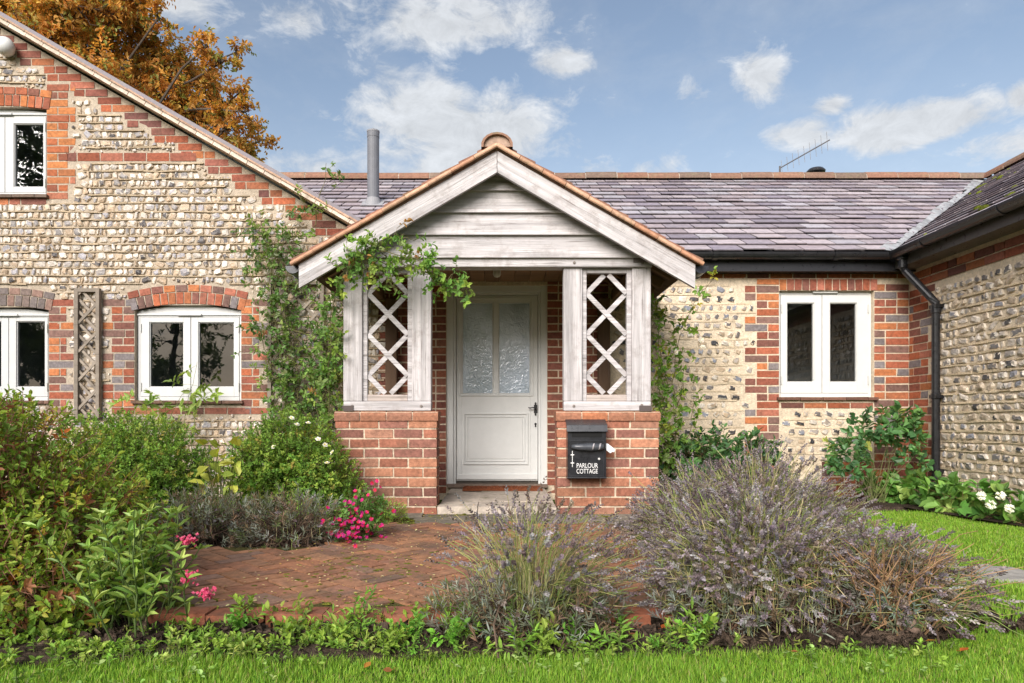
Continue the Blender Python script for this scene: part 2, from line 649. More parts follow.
def brick(mb, fc, u0, u1, z0, z1, w, pal, rng, depth=0.03):
    c = pal[rng.integers(len(pal))] * rng.uniform(.82, 1.18)
    w = w + rng.normal(0, .0012)
    fc.mark(u0, u1, z0 + .004, z1 - .004)
    mb.obox(fc.p((u0 + u1) / 2, w - depth / 2, (z0 + z1) / 2), fc.u * (u1 - u0) / 2, fc.n * depth / 2, fc.zv * (z1 - z0) / 2, c, .0012, rng)


def course(mb, fc, ua, ub, z, rng, pal, h=.062, w=.004, odd=False, st=.212, hd=.0995, j=.013):
    """one course of bricks between ua and ub"""
    u = ua
    first = True
    while ub - u > .035:
        ln = (hd if (odd and first) else st) if rng.random() > .12 else hd
        first = False
        if u + ln > ub - .05:
            ln = ub - u
            if ln > st * 1.25:
                ln = ln / 2 - j / 2
        brick(mb, fc, u, u + ln, z, z + h, w, pal, rng)
        u += ln + j


def brick_field(mb, fc, ua, ub, z0, z1, rng, pal, tooth_l=0.0, tooth_r=0.0, gauge=.075, w=.004, skip=None):
    z = z0
    i = 0
    while z + gauge * .7 < z1:
        k = (i // 2) % 2
        a = ua - (tooth_l if k else 0)
        b = ub + (tooth_r if k else 0)
        if skip is None or not skip(z):
            course(mb, fc, a, b, z, rng, pal, h=min(gauge - .013, z1 - z), w=w, odd=bool(i % 2))
        z += gauge
        i += 1


def arch_bricks(mb, fc, u0, u1, z_spring, rise, rings, rng, pal, w=.008):
    """segmental arch of bricks on edge over an opening; rings = list of (height, brick width)"""
    half = (u1 - u0) / 2
    uc = (u0 + u1) / 2
    R = (half * half + rise * rise) / (2 * rise)
    zc = z_spring + rise - R
    r0 = R
    for (hh, bw) in rings:
        a = math.asin(min(1, (half + .01) / R))
        n = max(3, int(round(2 * a * r0 / (bw + .010))))
        for i in range(n):
            t = -a + (i + .5) * 2 * a / n
            rad = fc.u * math.sin(t) + fc.zv * math.cos(t)
            tan = fc.u * math.cos(t) - fc.zv * math.sin(t)
            rm = r0 + hh / 2
            c = pal[rng.integers(len(pal))] * rng.uniform(.8, 1.2)
            bwid = 2 * a * rm / n - .013
            cu, cz = uc + math.sin(t) * rm, zc + math.cos(t) * rm
            fc.mark(cu - bwid / 2, cu + bwid / 2, cz - hh / 2, cz + hh / 2)
            mb.obox(fc.p(uc, w - .015, zc) + rad * rm, tan * bwid / 2, fc.n * .015, rad * (hh - .009) / 2, c, .001, rng)
        r0 += hh


def flints(mb, fc, ua, ub, za, zb, ok, rng, pal, wts, rim, gauge=.078, wmin=.05, wmax=.125, gap=.012, hgt=(.012, .03), fill=.86, keep=1.0, skew=0.0, rsd=.16, zj=.05):
    """coursed flints laid in mortar, each stone its own irregular lump"""
    us, zs, aa, bb, marks = [], [], [], [], []
    nz = int((zb - za) / gauge)
    for i in range(nz):
        z = za + (i + .5) * gauge
        u = ua + rng.uniform(0, .06)
        while u < ub:
            wd = rng.uniform(wmin, wmax) * (1 if rng.random() > .15 else .6)
            if rng.random() < keep and ok(u, z, gauge / 2) and ok(u + wd, z, gauge / 2):
                us.append(u + wd / 2)
                marks.append((u + .006, u + wd - .006, z - gauge * .36, z + gauge * .36))
                zs.append(z + rng.normal(0, gauge * zj))
                aa.append(wd / 2)
                bb.append(gauge / 2 * fill * rng.uniform(.72, 1.08))
            u += wd + gap * rng.uniform(.4, 1.9)
    n = len(us)
    for q in marks:
        fc.mark(*q)
    if not n:
        return
    us, zs, aa, bb = map(np.array, (us, zs, aa, bb))
    K = 8
    ang = np.arange(K) * 2 * math.pi / K + math.pi / K
    cs, sn = np.cos(ang), np.sin(ang)
    ex = .55
    sx = np.sign(cs) * np.abs(cs) ** ex
    sz = np.sign(sn) * np.abs(sn) ** ex
    j = rng.uniform(.74, 1.1, (n, K))
    rot = rng.normal(skew, rsd, n)[:, None]
    h = rng.uniform(hgt[0], hgt[1], n)

    def ring(sc, w, jj):
        x = sx[None] * aa[:, None] * sc * jj
        z = sz[None] * bb[:, None] * sc * jj
        xr = x * np.cos(rot) - z * np.sin(rot)
        zr = x * np.sin(rot) + z * np.cos(rot)
        U = us[:, None] + xr
        Zz = zs[:, None] + zr
        Wd = np.broadcast_to(w, U.shape)
        return fc.o + U[..., None] * fc.u + Wd[..., None] * fc.n + Zz[..., None] * fc.zv
    r1 = ring(1.0, np.full((n, 1), -.004), j)
    r2 = ring(.86, h[:, None] * rng.uniform(.45, .85, (n, K)), j * rng.uniform(.9, 1.08, (n, K)))
    r3 = ring(.48, h[:, None] * rng.uniform(.8, 1.1, (n, K)), rng.uniform(.7, 1.2, (n, K)))
    V = np.concatenate([r1, r2, r3], 1)
    base = (np.arange(n) * 3 * K)[:, None, None]
    i0 = np.arange(K)
    i1 = (i0 + 1) % K
    q1 = np.stack([i0, i1, K + i1, K + i0], -1)[None] + base
    q2 = np.stack([K + i0, K + i1, 2 * K + i1, 2 * K + i0], -1)[None] + base
    cap = (2 * K + i0)[None, None] + base
    s = fc.u[None] if False else None
    flip = np.dot(np.cross(fc.u, fc.zv), fc.n) < 0
    if flip:
        q1, q2, cap = q1[..., ::-1], q2[..., ::-1], cap[..., ::-1]
    pick = rng.choice(len(pal), n, p=np.array(wts) / np.sum(wts))
    core = pal[pick] * rng.uniform(.8, 1.2, (n, 1))
    rimc = rim[rng.integers(len(rim), size=n)] * rng.uniform(.8, 1.15, (n, 1))
    t = rng.random((n, K, 1))
    c1 = rimc[:, None] * np.ones((1, K, 1))
    c2 = np.where(t < .45, rimc[:, None], core[:, None]) * rng.uniform(.75, 1.2, (n, K, 1))
    Vf = V.reshape(-1, 3)
    mb.add(Vf, np.concatenate([q1.reshape(-1, 4), q2.reshape(-1, 4)]), np.concatenate([c1.reshape(-1, 3), c2.reshape(-1, 3)]))
    mb.n -= len(Vf)
    mb.f.append((cap.reshape(-1, K) + mb.n, core))
    mb.n += len(Vf)


def ledges(mb, fc, ua, ub, za, zb, ok, rng, gauge, col, th=.014, out=(.010, .022)):
    """rough struck lines of mortar between the flint courses"""
    nz = int((zb - za) / gauge)
    for i in range(1, nz):
        z = za + i * gauge
        u = ua
        pz = rng.normal(0, .004)
        while u < ub:
            ln = rng.uniform(.10, .26)
            nzv = pz * .6 + rng.normal(0, .004)
            if ok(u, z, .02) and ok(u + ln, z, .02):
                w = rng.uniform(*out)
                t = th * rng.uniform(.6, 1.3)
                a = fc.u * (ln / 2 + .004) + fc.zv * (nzv - pz) / 2
                c = col * rng.uniform(.8, 1.12)
                mb.obox(fc.p(u + ln / 2, w / 2 - .004, z + (pz + nzv) / 2), a, fc.n * (w / 2 + .004), fc.zv * t / 2, c, .0015, rng)
            pz = nzv
            u += ln


def wall_sheet(mb, fc, u0, u1, z0, top, opens, col, knots=()):
    """wall face with openings (ua, ub, za, zb); top(u) gives the height of its upper edge"""
    us = sorted(set([u0, u1] + [k for k in knots if u0 < k < u1] + [q for o in opens for q in o[:2] if u0 < q < u1]))
    for a, b in zip(us[:-1], us[1:]):
        m = (a + b) / 2
        cuts = sorted([(o[2], o[3]) for o in opens if o[0] <= m <= o[1]])
        z = z0
        for (c0, c1) in cuts:
            if c0 > z:
                mb.add([fc.p(a, 0, z), fc.p(b, 0, z), fc.p(b, 0, c0), fc.p(a, 0, c0)], [[0, 1, 2, 3]], col)
            z = c1
        mb.add([fc.p(a, 0, z), fc.p(b, 0, z), fc.p(b, 0, top(b)), fc.p(a, 0, top(a))], [[0, 1, 2, 3]], col)
    for (a, b, c0, c1) in opens:      # reveals
        d = -.16
        for p in ([(a, c0), (a, c1)], [(b, c1), (b, c0)], [(a, c1), (b, c1)], [(b, c0), (a, c0)]):
            (ua, za), (ub, zb) = p
            mb.add([fc.p(ua, 0, za), fc.p(ub, 0, zb), fc.p(ub, d, zb), fc.p(ua, d, za)], [[0, 1, 2, 3]], col)


WHITE_PAINT = np.array([.55, .55, .54])
GREY_PAINT = np.array([.56, .56, .54])


def window(parent, fc, u0, u1, z0, z1, panes, arch, col, sill_col, label=None, rec=-.045, room=True, vent=True, sill_over=.03, rng=None):
    """casement window: frame with curved head board, panes, sill, vent, hinges and the room behind"""
    mb = MB()
    fm = .028
    B = lambda a, b, c, d, w0, w1: mb.obox(fc.p((a + b) / 2, (w0 + w1) / 2, (c + d) / 2), fc.u * (b - a) / 2, fc.n * (w1 - w0) / 2, fc.zv * (d - c) / 2, col)
    # fixed frame
    B(u0, u0 + fm, z0, z1, rec - .06, rec)
    B(u1 - fm, u1, z0, z1, rec - .06, rec)
    B(u0 + fm, u1 - fm, z1 - fm, z1, rec - .06, rec)
    B(u0 + fm, u1 - fm, z0, z0 + fm * 1.3, rec - .06, rec + .008)
    if arch:
        pts = [fc.p(u0, rec - .05, z1 + .001), fc.p(u1, rec - .05, z1 + .001)]
        for i in range(13):
            t = i / 12
            u = u1 + (u0 - u1) * t
            pts.append(fc.p(u, rec - .05, z1 + arch * .35 + arch * .65 * (1 - (2 * t - 1) ** 2)))
        mb.prism(pts, fc.n * .045, col)
        B(u0 - .004, u1 + .004, z1 - .012, z1 + .004, rec - .02, rec + .014)
    # casements
    edges = []
    for (ga, gb, gc, gd) in panes:
        edges.append((ga, gb))
    for i, (ga, gb, gc, gd) in enumerate(panes):
        ca = u0 + fm + .003 if i == 0 else (panes[i - 1][1] + ga) / 2 + .003
        cb = u1 - fm - .003 if i == len(panes) - 1 else (gb + panes[i + 1][0]) / 2 - .003
        zb_, zt = z0 + fm * 1.3 + .003, z1 - fm - .003
        B(ca, ga, zb_, zt, rec - .045, rec + .006)
        B(gb, cb, zb_, zt, rec - .045, rec + .006)
        B(ga, gb, zb_, gc, rec - .045, rec + .006)
        B(ga, gb, gd, zt, rec - .045, rec + .006)
        for (a, b, c, d) in ((ga, ga + .008, gc, gd), (gb - .008, gb, gc, gd), (ga + .008, gb - .008, gc, gc + .008), (ga + .008, gb - .008, gd - .008, gd)):
            B(a, b, c, d, rec - .035, rec - .004)
    o = mb.build('window', M_PAINT, parent, bevel=.0025)
    if label:
        o['label'] = label
    g = MB()
    for (ga, gb, gc, gd) in panes:
        g.add([fc.p(ga, rec - .022, gc), fc.p(gb, rec - .022, gc), fc.p(gb, rec - .022, gd), fc.p(ga, rec - .022, gd)], [[0, 1, 2, 3]], (1, 1, 1))
    g.build('pane', M_PANE, o)
    s = MB()
    uu = u0 - sill_over
    while uu < u1 + sill_over - .02:
        ln = min(.22, u1 + sill_over - uu)
        c = sill_col * rng.uniform(.8, 1.2)
        s.obox(fc.p(uu + ln / 2, rec / 2 + .008, z0 - .016), fc.u * (ln / 2 - .003), fc.n * (.03 - rec / 2), fc.zv * .0145 + fc.n * .0, c, .001, rng)
        uu += ln
    s.build('sill', M_BRICK, o)
    if vent:
        v = MB()
        m = (u0 + u1) / 2
        v.obox(fc.p(m, rec + .017, z1 - .006), fc.u * .12, fc.n * .011, fc.zv * .010, col * .97)
        v.build('trickle_vent', M_PAINT, o, bevel=.003)
    for (uh) in (u0 + fm + .006, u1 - fm - .006):
        for zh in (z0 + (z1 - z0) * .16, z0 + (z1 - z0) * .84):
            hb = MB()
            hb.obox(fc.p(uh, rec + .012, zh), fc.u * .005, fc.n * .006, fc.zv * .04, np.array([.5, .5, .48]))
            hb.build('hinge', M_PAINT, o)
    if room:
        r = MB()
        d = -1.9
        c = np.array([.50, .52, .55])
        a, b, lo, hi = u0 - .35, u1 + .35, z0 - .5, z1 + .3
        P = fc.p
        w0 = -.17
        r.add([P(a, d, lo), P(b, d, lo), P(b, d, hi), P(a, d, hi)], [[0, 1, 2, 3]], c)
        r.add([P(a, w0, lo), P(a, d, lo), P(a, d, hi), P(a, w0, hi)], [[0, 1, 2, 3]], c)
        r.add([P(b, d, lo), P(b, w0, lo), P(b, w0, hi), P(b, d, hi)], [[0, 1, 2, 3]], c)
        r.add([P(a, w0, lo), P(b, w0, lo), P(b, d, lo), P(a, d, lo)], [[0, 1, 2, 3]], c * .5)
        r.add([P(a, d, hi), P(b, d, hi), P(b, w0, hi), P(a, w0, hi)], [[0, 1, 2, 3]], c)
        # inner face of the wall around the opening
        for (q0, q1, k0, k1) in ((a, u0, lo, hi), (u1, b, lo, hi), (u0, u1, lo, z0), (u0, u1, z1, hi)):
            r.add([P(q0, w0, k0), P(q0, w0, k1), P(q1, w0, k1), P(q1, w0, k0)], [[0, 1, 2, 3]], c)
        r.build('room', M_ROOM, o)
    return o

# ------------------------------------------------------------------ ground, paving, beds
YW = 6.63                      # the long house wall
SL = math.tan(math.radians(30))


def structure(o):
    o['kind'] = 'structure'
    return o


def build_ground():
    rng = np.random.default_rng(1)
    mb = MB()
    g = [-400, -120, -40, -12, -6, -3, 0, 3, 6, 12, 40, 120, 400]
    V = [(x, y, -.065) for y in g for x in g]
    n = len(g)
    mb.add(V, [[j * n + i, j * n + i + 1, (j + 1) * n + i + 1, (j + 1) * n + i] for j in range(n - 1) for i in range(n - 1)], (.075, .125, .025))
    structure(mb.build('lawn', M_LAWN))
    # soil beds: front strip, lavender bed, beds under the walls
    outline = [(-3.6, 1.98), (-1.3, 2.10), (-.6, 2.13), (0, 2.15), (.8, 2.17), (1.30, 2.20), (1.55, 2.32), (1.62, 2.7), (1.85, 3.4), (2.05, 4.2), (2.1, 5.0), (2.35, 5.75), (3.5, 5.8), (3.75, 4.5), (3.97, 4.3), (3.97, 6.63), (1.0, 6.63),
               (.9, 2.40), (-1.22, 2.40), (-1.3, 3.7), (-.95, 3.85), (-.8, 5.2), (-1.2, 6.63), (-6.5, 6.63), (-6.5, 1.98)]
    sb = MB()
    import mathutils.geometry as mg
    # the lawn-side edge of the soil slopes down into the grass
    low = outline[:16]
    outline = [(x - (.07 if i > 6 else 0), y + (.09 if i <= 7 else .02)) for i, (x, y) in enumerate(low)] + outline[16:]
    for i in range(15):
        (a, b), (c, d) = low[i], low[i + 1]
        (e, f), (g_, h) = outline[i + 1], outline[i]
        sb.add([(a, b, -.069), (c, d, -.069), (e, f, -.034), (g_, h, -.034)], [[0, 1, 2, 3]], (.062, .045, .033))
    tris = mg.tessellate_polygon([[Vector((x, y, 0)) for x, y in outline]])
    sb.add([(x, y, -.034) for x, y in outline], [list(t) if np.cross(np.subtract(outline[t[1]], outline[t[0]]), np.subtract(outline[t[2]], outline[t[0]])) > 0 else list(t)[::-1] for t in tris], (.062, .045, .033))
    # clods of earth on the open strip
    n = 2600
    px = np.concatenate([rng.uniform(-2.4, 1.6, n), rng.uniform(.75, 1.9, 700)])
    py = np.concatenate([rng.uniform(2.22, 2.44, n), rng.uniform(2.35, 3.0, 700)])
    for i in range(len(px)):
        if px[i] > 1.4 and py[i] < 2.3:
            continue
        s = abs(rng.normal(0, .0042)) + .0015
        q = rng.normal(0, 1, (3, 3)) * s
        sb.obox((px[i], py[i], -.034), q[0], q[1], (0, 0, s * .7), np.array([.065, .046, .034]) * rng.uniform(.5, 1.8), s * .3, rng)
    structure(sb.build('flower_bed', M_SOIL))
    # brick paving in herringbone, with its front row on edge
    pb = MB()
    rng = np.random.default_rng(3)
    W = .096
    c45 = math.cos(math.pi / 4)

    def inside(x, y):
        if y < 2.545 or y > 4.66:
            return False
        xl = -1.22 - (y - 2.44) * .53 if y < 3.74 else -1.0 + (y - 3.74) * .1
        return xl < x < .84
    pal = np.array([[.32, .145, .078], [.28, .13, .075], [.34, .165, .088], [.25, .125, .08], [.30, .15, .085], [.23, .135, .095]])
    for jy in range(-60, 80):
        for ix in range(-60, 80):
            for kind in (0, 1):
                if kind == 0 and (ix - jy) % 4 == 0:
                    u0, u1, v0, v1 = ix, ix + 2, jy, jy + 1
                elif kind == 1 and (ix - jy) % 4 == 2:
                    u0, u1, v0, v1 = ix, ix + 1, jy - 1, jy + 1
                else:
                    continue
                cu, cv = (u0 + u1) / 2 * W, (v0 + v1) / 2 * W
                x = (cu - cv) * c45
                y = (cu + cv) * c45 + 2.5
                if not inside(x, y):
                    continue
                hu, hv = (u1 - u0) * W / 2 - .0055, (v1 - v0) * W / 2 - .0055
                dz = rng.normal(0, .0010)
                t1, t2 = rng.normal(0, .0012, 2)
                pb.obox((x, y, -.02 + dz), (c45 * hu, c45 * hu, t1 * .3), (-c45 * hv, c45 * hv, t2 * .3), (0, 0, .02), pal[rng.integers(len(pal))] * rng.uniform(.85, 1.15), .001, rng)
    x = -1.26
    while x < .50:
        pb.box((x, 2.437 + rng.normal(0, .0012), -.075), (x + .207, 2.54, .001 + rng.normal(0, .0012)), np.array([.25, .09, .05]) * rng.uniform(.75, 1.25), .002, rng)
        x += .2095
    structure(pb.build('brick_paving', M_PAVE))
    ms = MB()
    bo = [(-1.22, 2.53), (.82, 2.53), (.82, 5.16), (-.86, 5.16), (-.98, 3.80), (-1.88, 3.80)]
    ms.prism([(a, b, -.06) for a, b in bo], (0, 0, .0525), (.105, .095, .035))
    structure(ms.build('paving_bedding', M_MOSS))
    # stone strip in front of the porch
    st = MB()
    for y0, y1 in ((4.665, 4.80), (4.81, 4.95), (4.96, 5.10)):
        x = -.62 + rng.uniform(0, .1) if y0 < 4.9 else -1.25
        while x < 1.15:
            ln = rng.uniform(.25, .5)
            st.box((x, y0, -.045), (x + ln - .01, y1, rng.normal(0.0, .004)), np.array([.19, .165, .13]) * rng.uniform(.7, 1.2), .003, rng)
            x += ln
    structure(st.build('stone_paving', M_STONE))
    # stone path on the right-hand lawn
    sp = MB()
    pts = [(2.05, 3.30), (2.42, 3.32), (2.78, 3.27), (3.12, 3.18), (3.5, 3.08), (3.9, 3.0), (4.3, 2.92)]
    for (x, y) in pts:
        k = 9
        a = np.arange(k) * 2 * math.pi / k
        r = rng.uniform(.85, 1.1, k)
        P = np.stack([x + np.cos(a) * .19 * r, y + np.sin(a) * .17 * r, np.full(k, -.075)], 1)
        sp.prism(P, (0, 0, .036), np.array([.36, .34, .31]) * rng.uniform(.85, 1.15))
    structure(sp.build('stone_path', M_STONE))


build_ground()

# ------------------------------------------------------------------ the gabled house (left)
GABLE_TOP = lambda u: EYE + 1.058 - .576 * u if u > -5.3 else EYE + 1.058 + .576 * 5.3 - .576 * (-5.3 - u)


def build_gabled_house():
    rng = np.random.default_rng(11)
    FC = Face((0, YW, 0), (1, 0, 0), (0, -1, 0))
    D = YW
    xr, xl = -1.18, -9.4
    t = thing('gabled_house', 'flint and brick house with a gable end and three white casement windows', 'house', (-5.3, YW, 0))
    x = lambda px: X(px, D)
    z = lambda py: Z(py, D)
    # openings: lower pair, upper one
    w1 = (x(134.5), x(241), z(402), z(305))
    w0 = (x(-42), x(48.5), z(402), z(307))
    w2 = (x(-52), x(46.5), z(196), z(107))
    ops = [w1, w0, w2]
    mb = MB()
    wall_sheet(mb, FC, xl, xr, -.1, lambda u: GABLE_TOP(u) - .02, ops, MORT_GABLE, knots=(-5.3,))
    # side and rear walls
    for (a, b) in (((xr, YW), (xr, 12.0)), ((xr, 12.0), (xl, 12.0)), ((xl, 12.0), (xl, YW))):
        mb.add([(a[0], a[1], -.1), (b[0], b[1], -.1), (b[0], b[1], 2.3), (a[0], a[1], 2.3)], [[0, 1, 2, 3]], MORT_GABLE)
    # brick areas
    bm = MB()
    slope_w = .40

    def in_verge(u, zz):
        return zz > GABLE_TOP(u) - slope_w
    rects = [(x(45), x(76), z(203), z(84)), (x(-60), x(46), z(203), z(85)), (x(66), x(196), z(161.6), z(151.5)),
             (x(48), x(73.5), z(406), z(296)), (x(-60), x(49), z(414), z(289)), (x(104), x(136), z(406), z(296)), (x(133), x(243), z(416), z(284)),
             (x(240), x(263), z(416), z(291))]
    brick_field(bm, FC, x(46.5) + .004, x(67.5), z(199), z(78), rng, BRICK_RED * np.array([1.05, 1.1, 1.0]), tooth_r=.075)
    brick_field(bm, FC, x(49), x(66), z(414), z(297), rng, BRICK_MIX, tooth_r=.07)
    brick_field(bm, FC, x(112), x(134.5) - .004, z(414), z(297), rng, BRICK_MIX, tooth_l=.09)
    brick_field(bm, FC, x(241) + .004, x(259), z(414), z(293), rng, BRICK_MIX, tooth_r=.08)
    course(bm, FC, x(66), x(196), z(161), rng, BRICK_RED * .85, h=.078)
    course(bm, FC, x(-60), x(46), z(204.5), rng, BRICK_RED, h=.06)
    course(bm, FC, x(112), x(268), z(414), rng, BRICK_RED * np.array([1, 1.2, 1.3]), h=.06)
    arch_bricks(bm, FC, w1[0] - .02, w1[1] + .02, z(311), (311 - 304) / 103, [(.118, .062), (.072, .105)], rng, BRICK_MIX)
    arch_bricks(bm, FC, w0[0] - .02, w0[1] + .02, z(311), (311 - 306) / 103, [(.11, .062), (.07, .105)], rng, np.array([[.20, .15, .13], [.17, .14, .13], [.24, .15, .12]]))
    arch_bricks(bm, FC, w2[0] - .02, w2[1] + .02, z(110), (110 - 106) / 103, [(.115, .062), (.075, .105)], rng, BRICK_RED * np.array([1.1, 1.1, 1]))
    # stepped bricks following the verge
    zz = GABLE_TOP(xr) - .30
    i = 0
    while zz < GABLE_TOP(-5.3):
        ub = (EYE + 1.058 - zz - .075 - .015) / .576
        ln = .225 + (.10 if i % 2 else 0.0)
        if zz < z(78) or ub - ln > x(76) or True:
            course(bm, FC, max(ub - ln, -5.3), ub, zz, rng, BRICK_RED * np.array([.78, .8, .9]) if i % 3 else BRICK_RED, odd=bool(i % 2), h=.064)
        zz += .075
        i += 1

    def ok(u, zz, hh):
        if zz + hh > GABLE_TOP(u) - .10 or FC.taken(u, zz, hh):
            return False
        return not any(a - .02 < u < b + .02 and c - .03 < zz < d + .03 for (a, b, c, d) in ops)
    lm = MB()
    ledges(lm, FC, -8.2, xr, .0, 4.6, ok, rng, .078, np.array([.44, .345, .235]), th=.011, out=(.012, .020))
    fm = MB()
    pal = np.array([[.68, .61, .53], [.52, .46, .40], [.27, .245, .235], [.085, .075, .075], [.46, .34, .23], [.34, .32, .34]])
    rim = np.array([[.58, .50, .40], [.48, .38, .27], [.62, .56, .49], [.44, .34, .24]])
    flints(fm, FC, -8.2, xr, .0, 4.6, ok, rng, pal, [3.7, 3.3, 2.2, 1.5, 2.8, 1.9], rim, gauge=.078, wmin=.038, wmax=.115, gap=.001, hgt=(.008, .022), fill=1.06, rsd=.26)
    flints(fm, FC, -8.2, xr, .0, 4.6, ok, rng, pal, [3.6, 3, 2, 1.3, 2.8, 1.6], rim, gauge=.041, wmin=.022, wmax=.05, gap=.004, hgt=(.008, .018), fill=.95, rsd=.5, zj=.3)
    MB().take(mb, 0).take(bm, 1).take(fm, 2).take(lm, 0).build('wall', [M_MORTAR, M_BRICK, M_FLINT], t)
    # windows
    zf = lambda py: Z(py, D)
    window(t, FC, x(135.2), x(240.6), z(400.5), z(313.5), [(x(147), x(181.4), z(387), z(321.5)), (x(196.2), x(232.4), z(387), z(321.5))], .085, WHITE_PAINT, np.array([.17, .10, .075]), rng=rng)
    window(t, FC, x(-41.5), x(48), z(400.5), z(314), [(x(-33), x(-2), z(387), z(320.5)), (x(13), x(42), z(387), z(320.5))], .06, WHITE_PAINT, np.array([.17, .10, .075]), rng=rng)
    window(t, FC, x(-51), x(46), z(195), z(112), [(x(-42), x(-7), z(185.5), z(121.5)), (x(10.5), x(40.5), z(185.5), z(121.5))], .045, WHITE_PAINT, np.array([.15, .11, .085]), rng=rng)
    # verge: tile undercloak and pale mortar edge along the slope, then the roof
    ap = Vector((-5.3, 0, GABLE_TOP(-5.3)))
    for s, xe in ((1, xr + .08), (-1, xl - .08)):
        ze = GABLE_TOP(xe)
        vm = MB()
        n = 26
        for k in range(n):
            a, b = ap.lerp(Vector((xe, 0, ze)), k / n), ap.lerp(Vector((xe, 0, ze)), (k + .97) / n)
            vm.bar((a.x, YW - .06, a.z + .028 + rng.normal(0, .002)), (b.x, YW - .06, b.z + .028), .040, .20, (0, 1, 0), np.array([.62, .51, .42]) * rng.uniform(.85, 1.12))
            vm.bar((a.x, YW - .075, a.z + .058 + rng.normal(0, .002)), (b.x, YW - .075, b.z + .056), .017, .20, (0, 1, 0), np.array([.42, .27, .19]) * rng.uniform(.8, 1.2))
        vm.build('verge', M_CLAY, t)
        rm = MB()
        P = [(ap.x, YW - .10, ap.z + .068), (xe, YW - .10, ze + .068), (xe, 12.1, ze + .068), (ap.x, 12.1, ap.z + .068)]
        if s < 0:
            P = P[::-1]
        rm.prism(P, (0, 0, .05), (.16, .14, .16))
        rm.build('roof', M_SLATE, t)
    # pale fitting under the verge at the frame's edge
    al = MB()
    c = (X(2, 6.5), 6.53, Z(44, 6.5))
    al.lathe(c, (.25, -.9, .12), [(.02, -.1), (.06, -.08), (.085, -.02), (.08, .03), (.04, .06), (.01, .065)], (.66, .66, .64), 18, ref=(0, 0, 1))
    o = al.build('wall_lamp', M_PLAIN, t, smooth=True)


build_gabled_house()

# ------------------------------------------------------------------ the cottage (long range) and its wing
YE, ZE = 6.45, EYE + 1.605           # slate eaves of the long range
YR = 9.5                             # ridge
ZR = ZE + SL * (YR - YE)
XE = 3.72                            # slate eaves of the wing
XR = XE + (YR - YE)                  # ridge of the wing
XWING = 3.97


def slate_roof(name, parent, fr, rows, gauge, u_lim, rng, pal, wid=.29, moss=None):
    """courses of separate slates; fr(u, s, h) maps along / up the slope / off it; u_lim(s) -> (u0, u1)"""
    mb = MB()
    for r in range(rows):
        s0 = r * gauge
        s1 = s0 + gauge + .02
        a0, b0 = u_lim(s0)
        a1, b1 = u_lim(s0 + gauge)
        lo, hi = min(a0, a1), max(b0, b1)
        u = math.floor(lo / wid) * wid - (wid / 2 if r % 2 else 0) + rng.uniform(-.02, .02)
        while u < hi:
            w = wid + rng.normal(0, .006)
            p0, p1 = max(u + .006, a0), min(u + w - .006, b0)
            q0, q1 = max(u + .006, a1), min(u + w - .006, b1)
            if p1 - p0 > .01 or q1 - q0 > .01:
                if p1 < p0: p0 = p1 = (p0 + p1) / 2
                if q1 < q0: q0 = q1 = (q0 + q1) / 2
                t0 = .024 + abs(rng.normal(0, .004))
                e = rng.normal(0, .003)
                e2 = e + rng.normal(0, .0025)
                V = [fr(p0, s0 + e, t0 - .010), fr(p1, s0 + e2, t0 - .010), fr(q1, s1, -.002), fr(q0, s1, -.002),
                     fr(p0, s0 + e, t0), fr(p1, s0 + e2, t0 + rng.normal(0, .001)), fr(q1, s1, .006), fr(q0, s1, .006)]
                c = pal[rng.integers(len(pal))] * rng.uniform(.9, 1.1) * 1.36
                mb.add(V, [[0, 3, 2, 1], [4, 5, 6, 7], [0, 1, 5, 4], [1, 2, 6, 5], [2, 3, 7, 6], [3, 0, 4, 7]], np.array([c * .6, c, c * .6, c * .6, c * .6, c * .6]))  # edges darker than tops: rough cut, plus joint shadow painted in
            u += w
    return mb


SLATE_PAL = np.array([[.22, .19, .21], [.26, .225, .24], [.185, .16, .185], [.30, .26, .27], [.24, .20, .21], [.28, .26, .28]])


def ridge_tiles(mb, p0, p1, r, rng, ln=.42):
    p0, p1 = np.array(p0, float), np.array(p1, float)
    L_ = np.linalg.norm(p1 - p0)
    d = (p1 - p0) / L_
    sd = unit(np.cross(d, [0, 0, 1.0]))
    n = int(L_ / ln)
    for i in range(n):
        a = p0 + d * L_ * i / n
        b = p0 + d * L_ * (i + .975) / n
        th = np.linspace(-.15, math.pi + .15, 11)
        dz = rng.normal(0, .004)
        rr = r * rng.uniform(.97, 1.03)
        ring = lambda c, q: np.array([c + sd * math.cos(t) * q + np.array([0, 0, 1]) * (math.sin(t) * q * .82 + dz) for t in th])
        V = np.vstack([ring(a, rr), ring(b, rr * 1.03), ring(a, rr - .018), ring(b, rr * 1.03 - .018)])
        m = len(th)
        col = np.array([[.23, .12, .08], [.20, .12, .085], [.25, .14, .095], [.18, .125, .095]])[rng.integers(4)] * rng.uniform(.85, 1.15)
        Q = [[k, k + 1, m + k + 1, m + k] for k in range(m - 1)] + [[2 * m + k, 3 * m + k, 3 * m + k + 1, 2 * m + k + 1] for k in range(m - 1)]
        Q += [[k, 2 * m + k, 2 * m + k + 1, k + 1] for k in range(m - 1)] + [[m + k, m + k + 1, 3 * m + k + 1, 3 * m + k] for k in range(m - 1)]
        mb.add(V, Q, col)
        # mortar joint between neighbouring tiles
        V = np.vstack([ring(b, rr - .004), ring(b + d * ln * .03, rr - .004)])
        mb.add(V, [[k, k + 1, m + k + 1, m + k] for k in range(m - 1)], (.42, .36, .29))


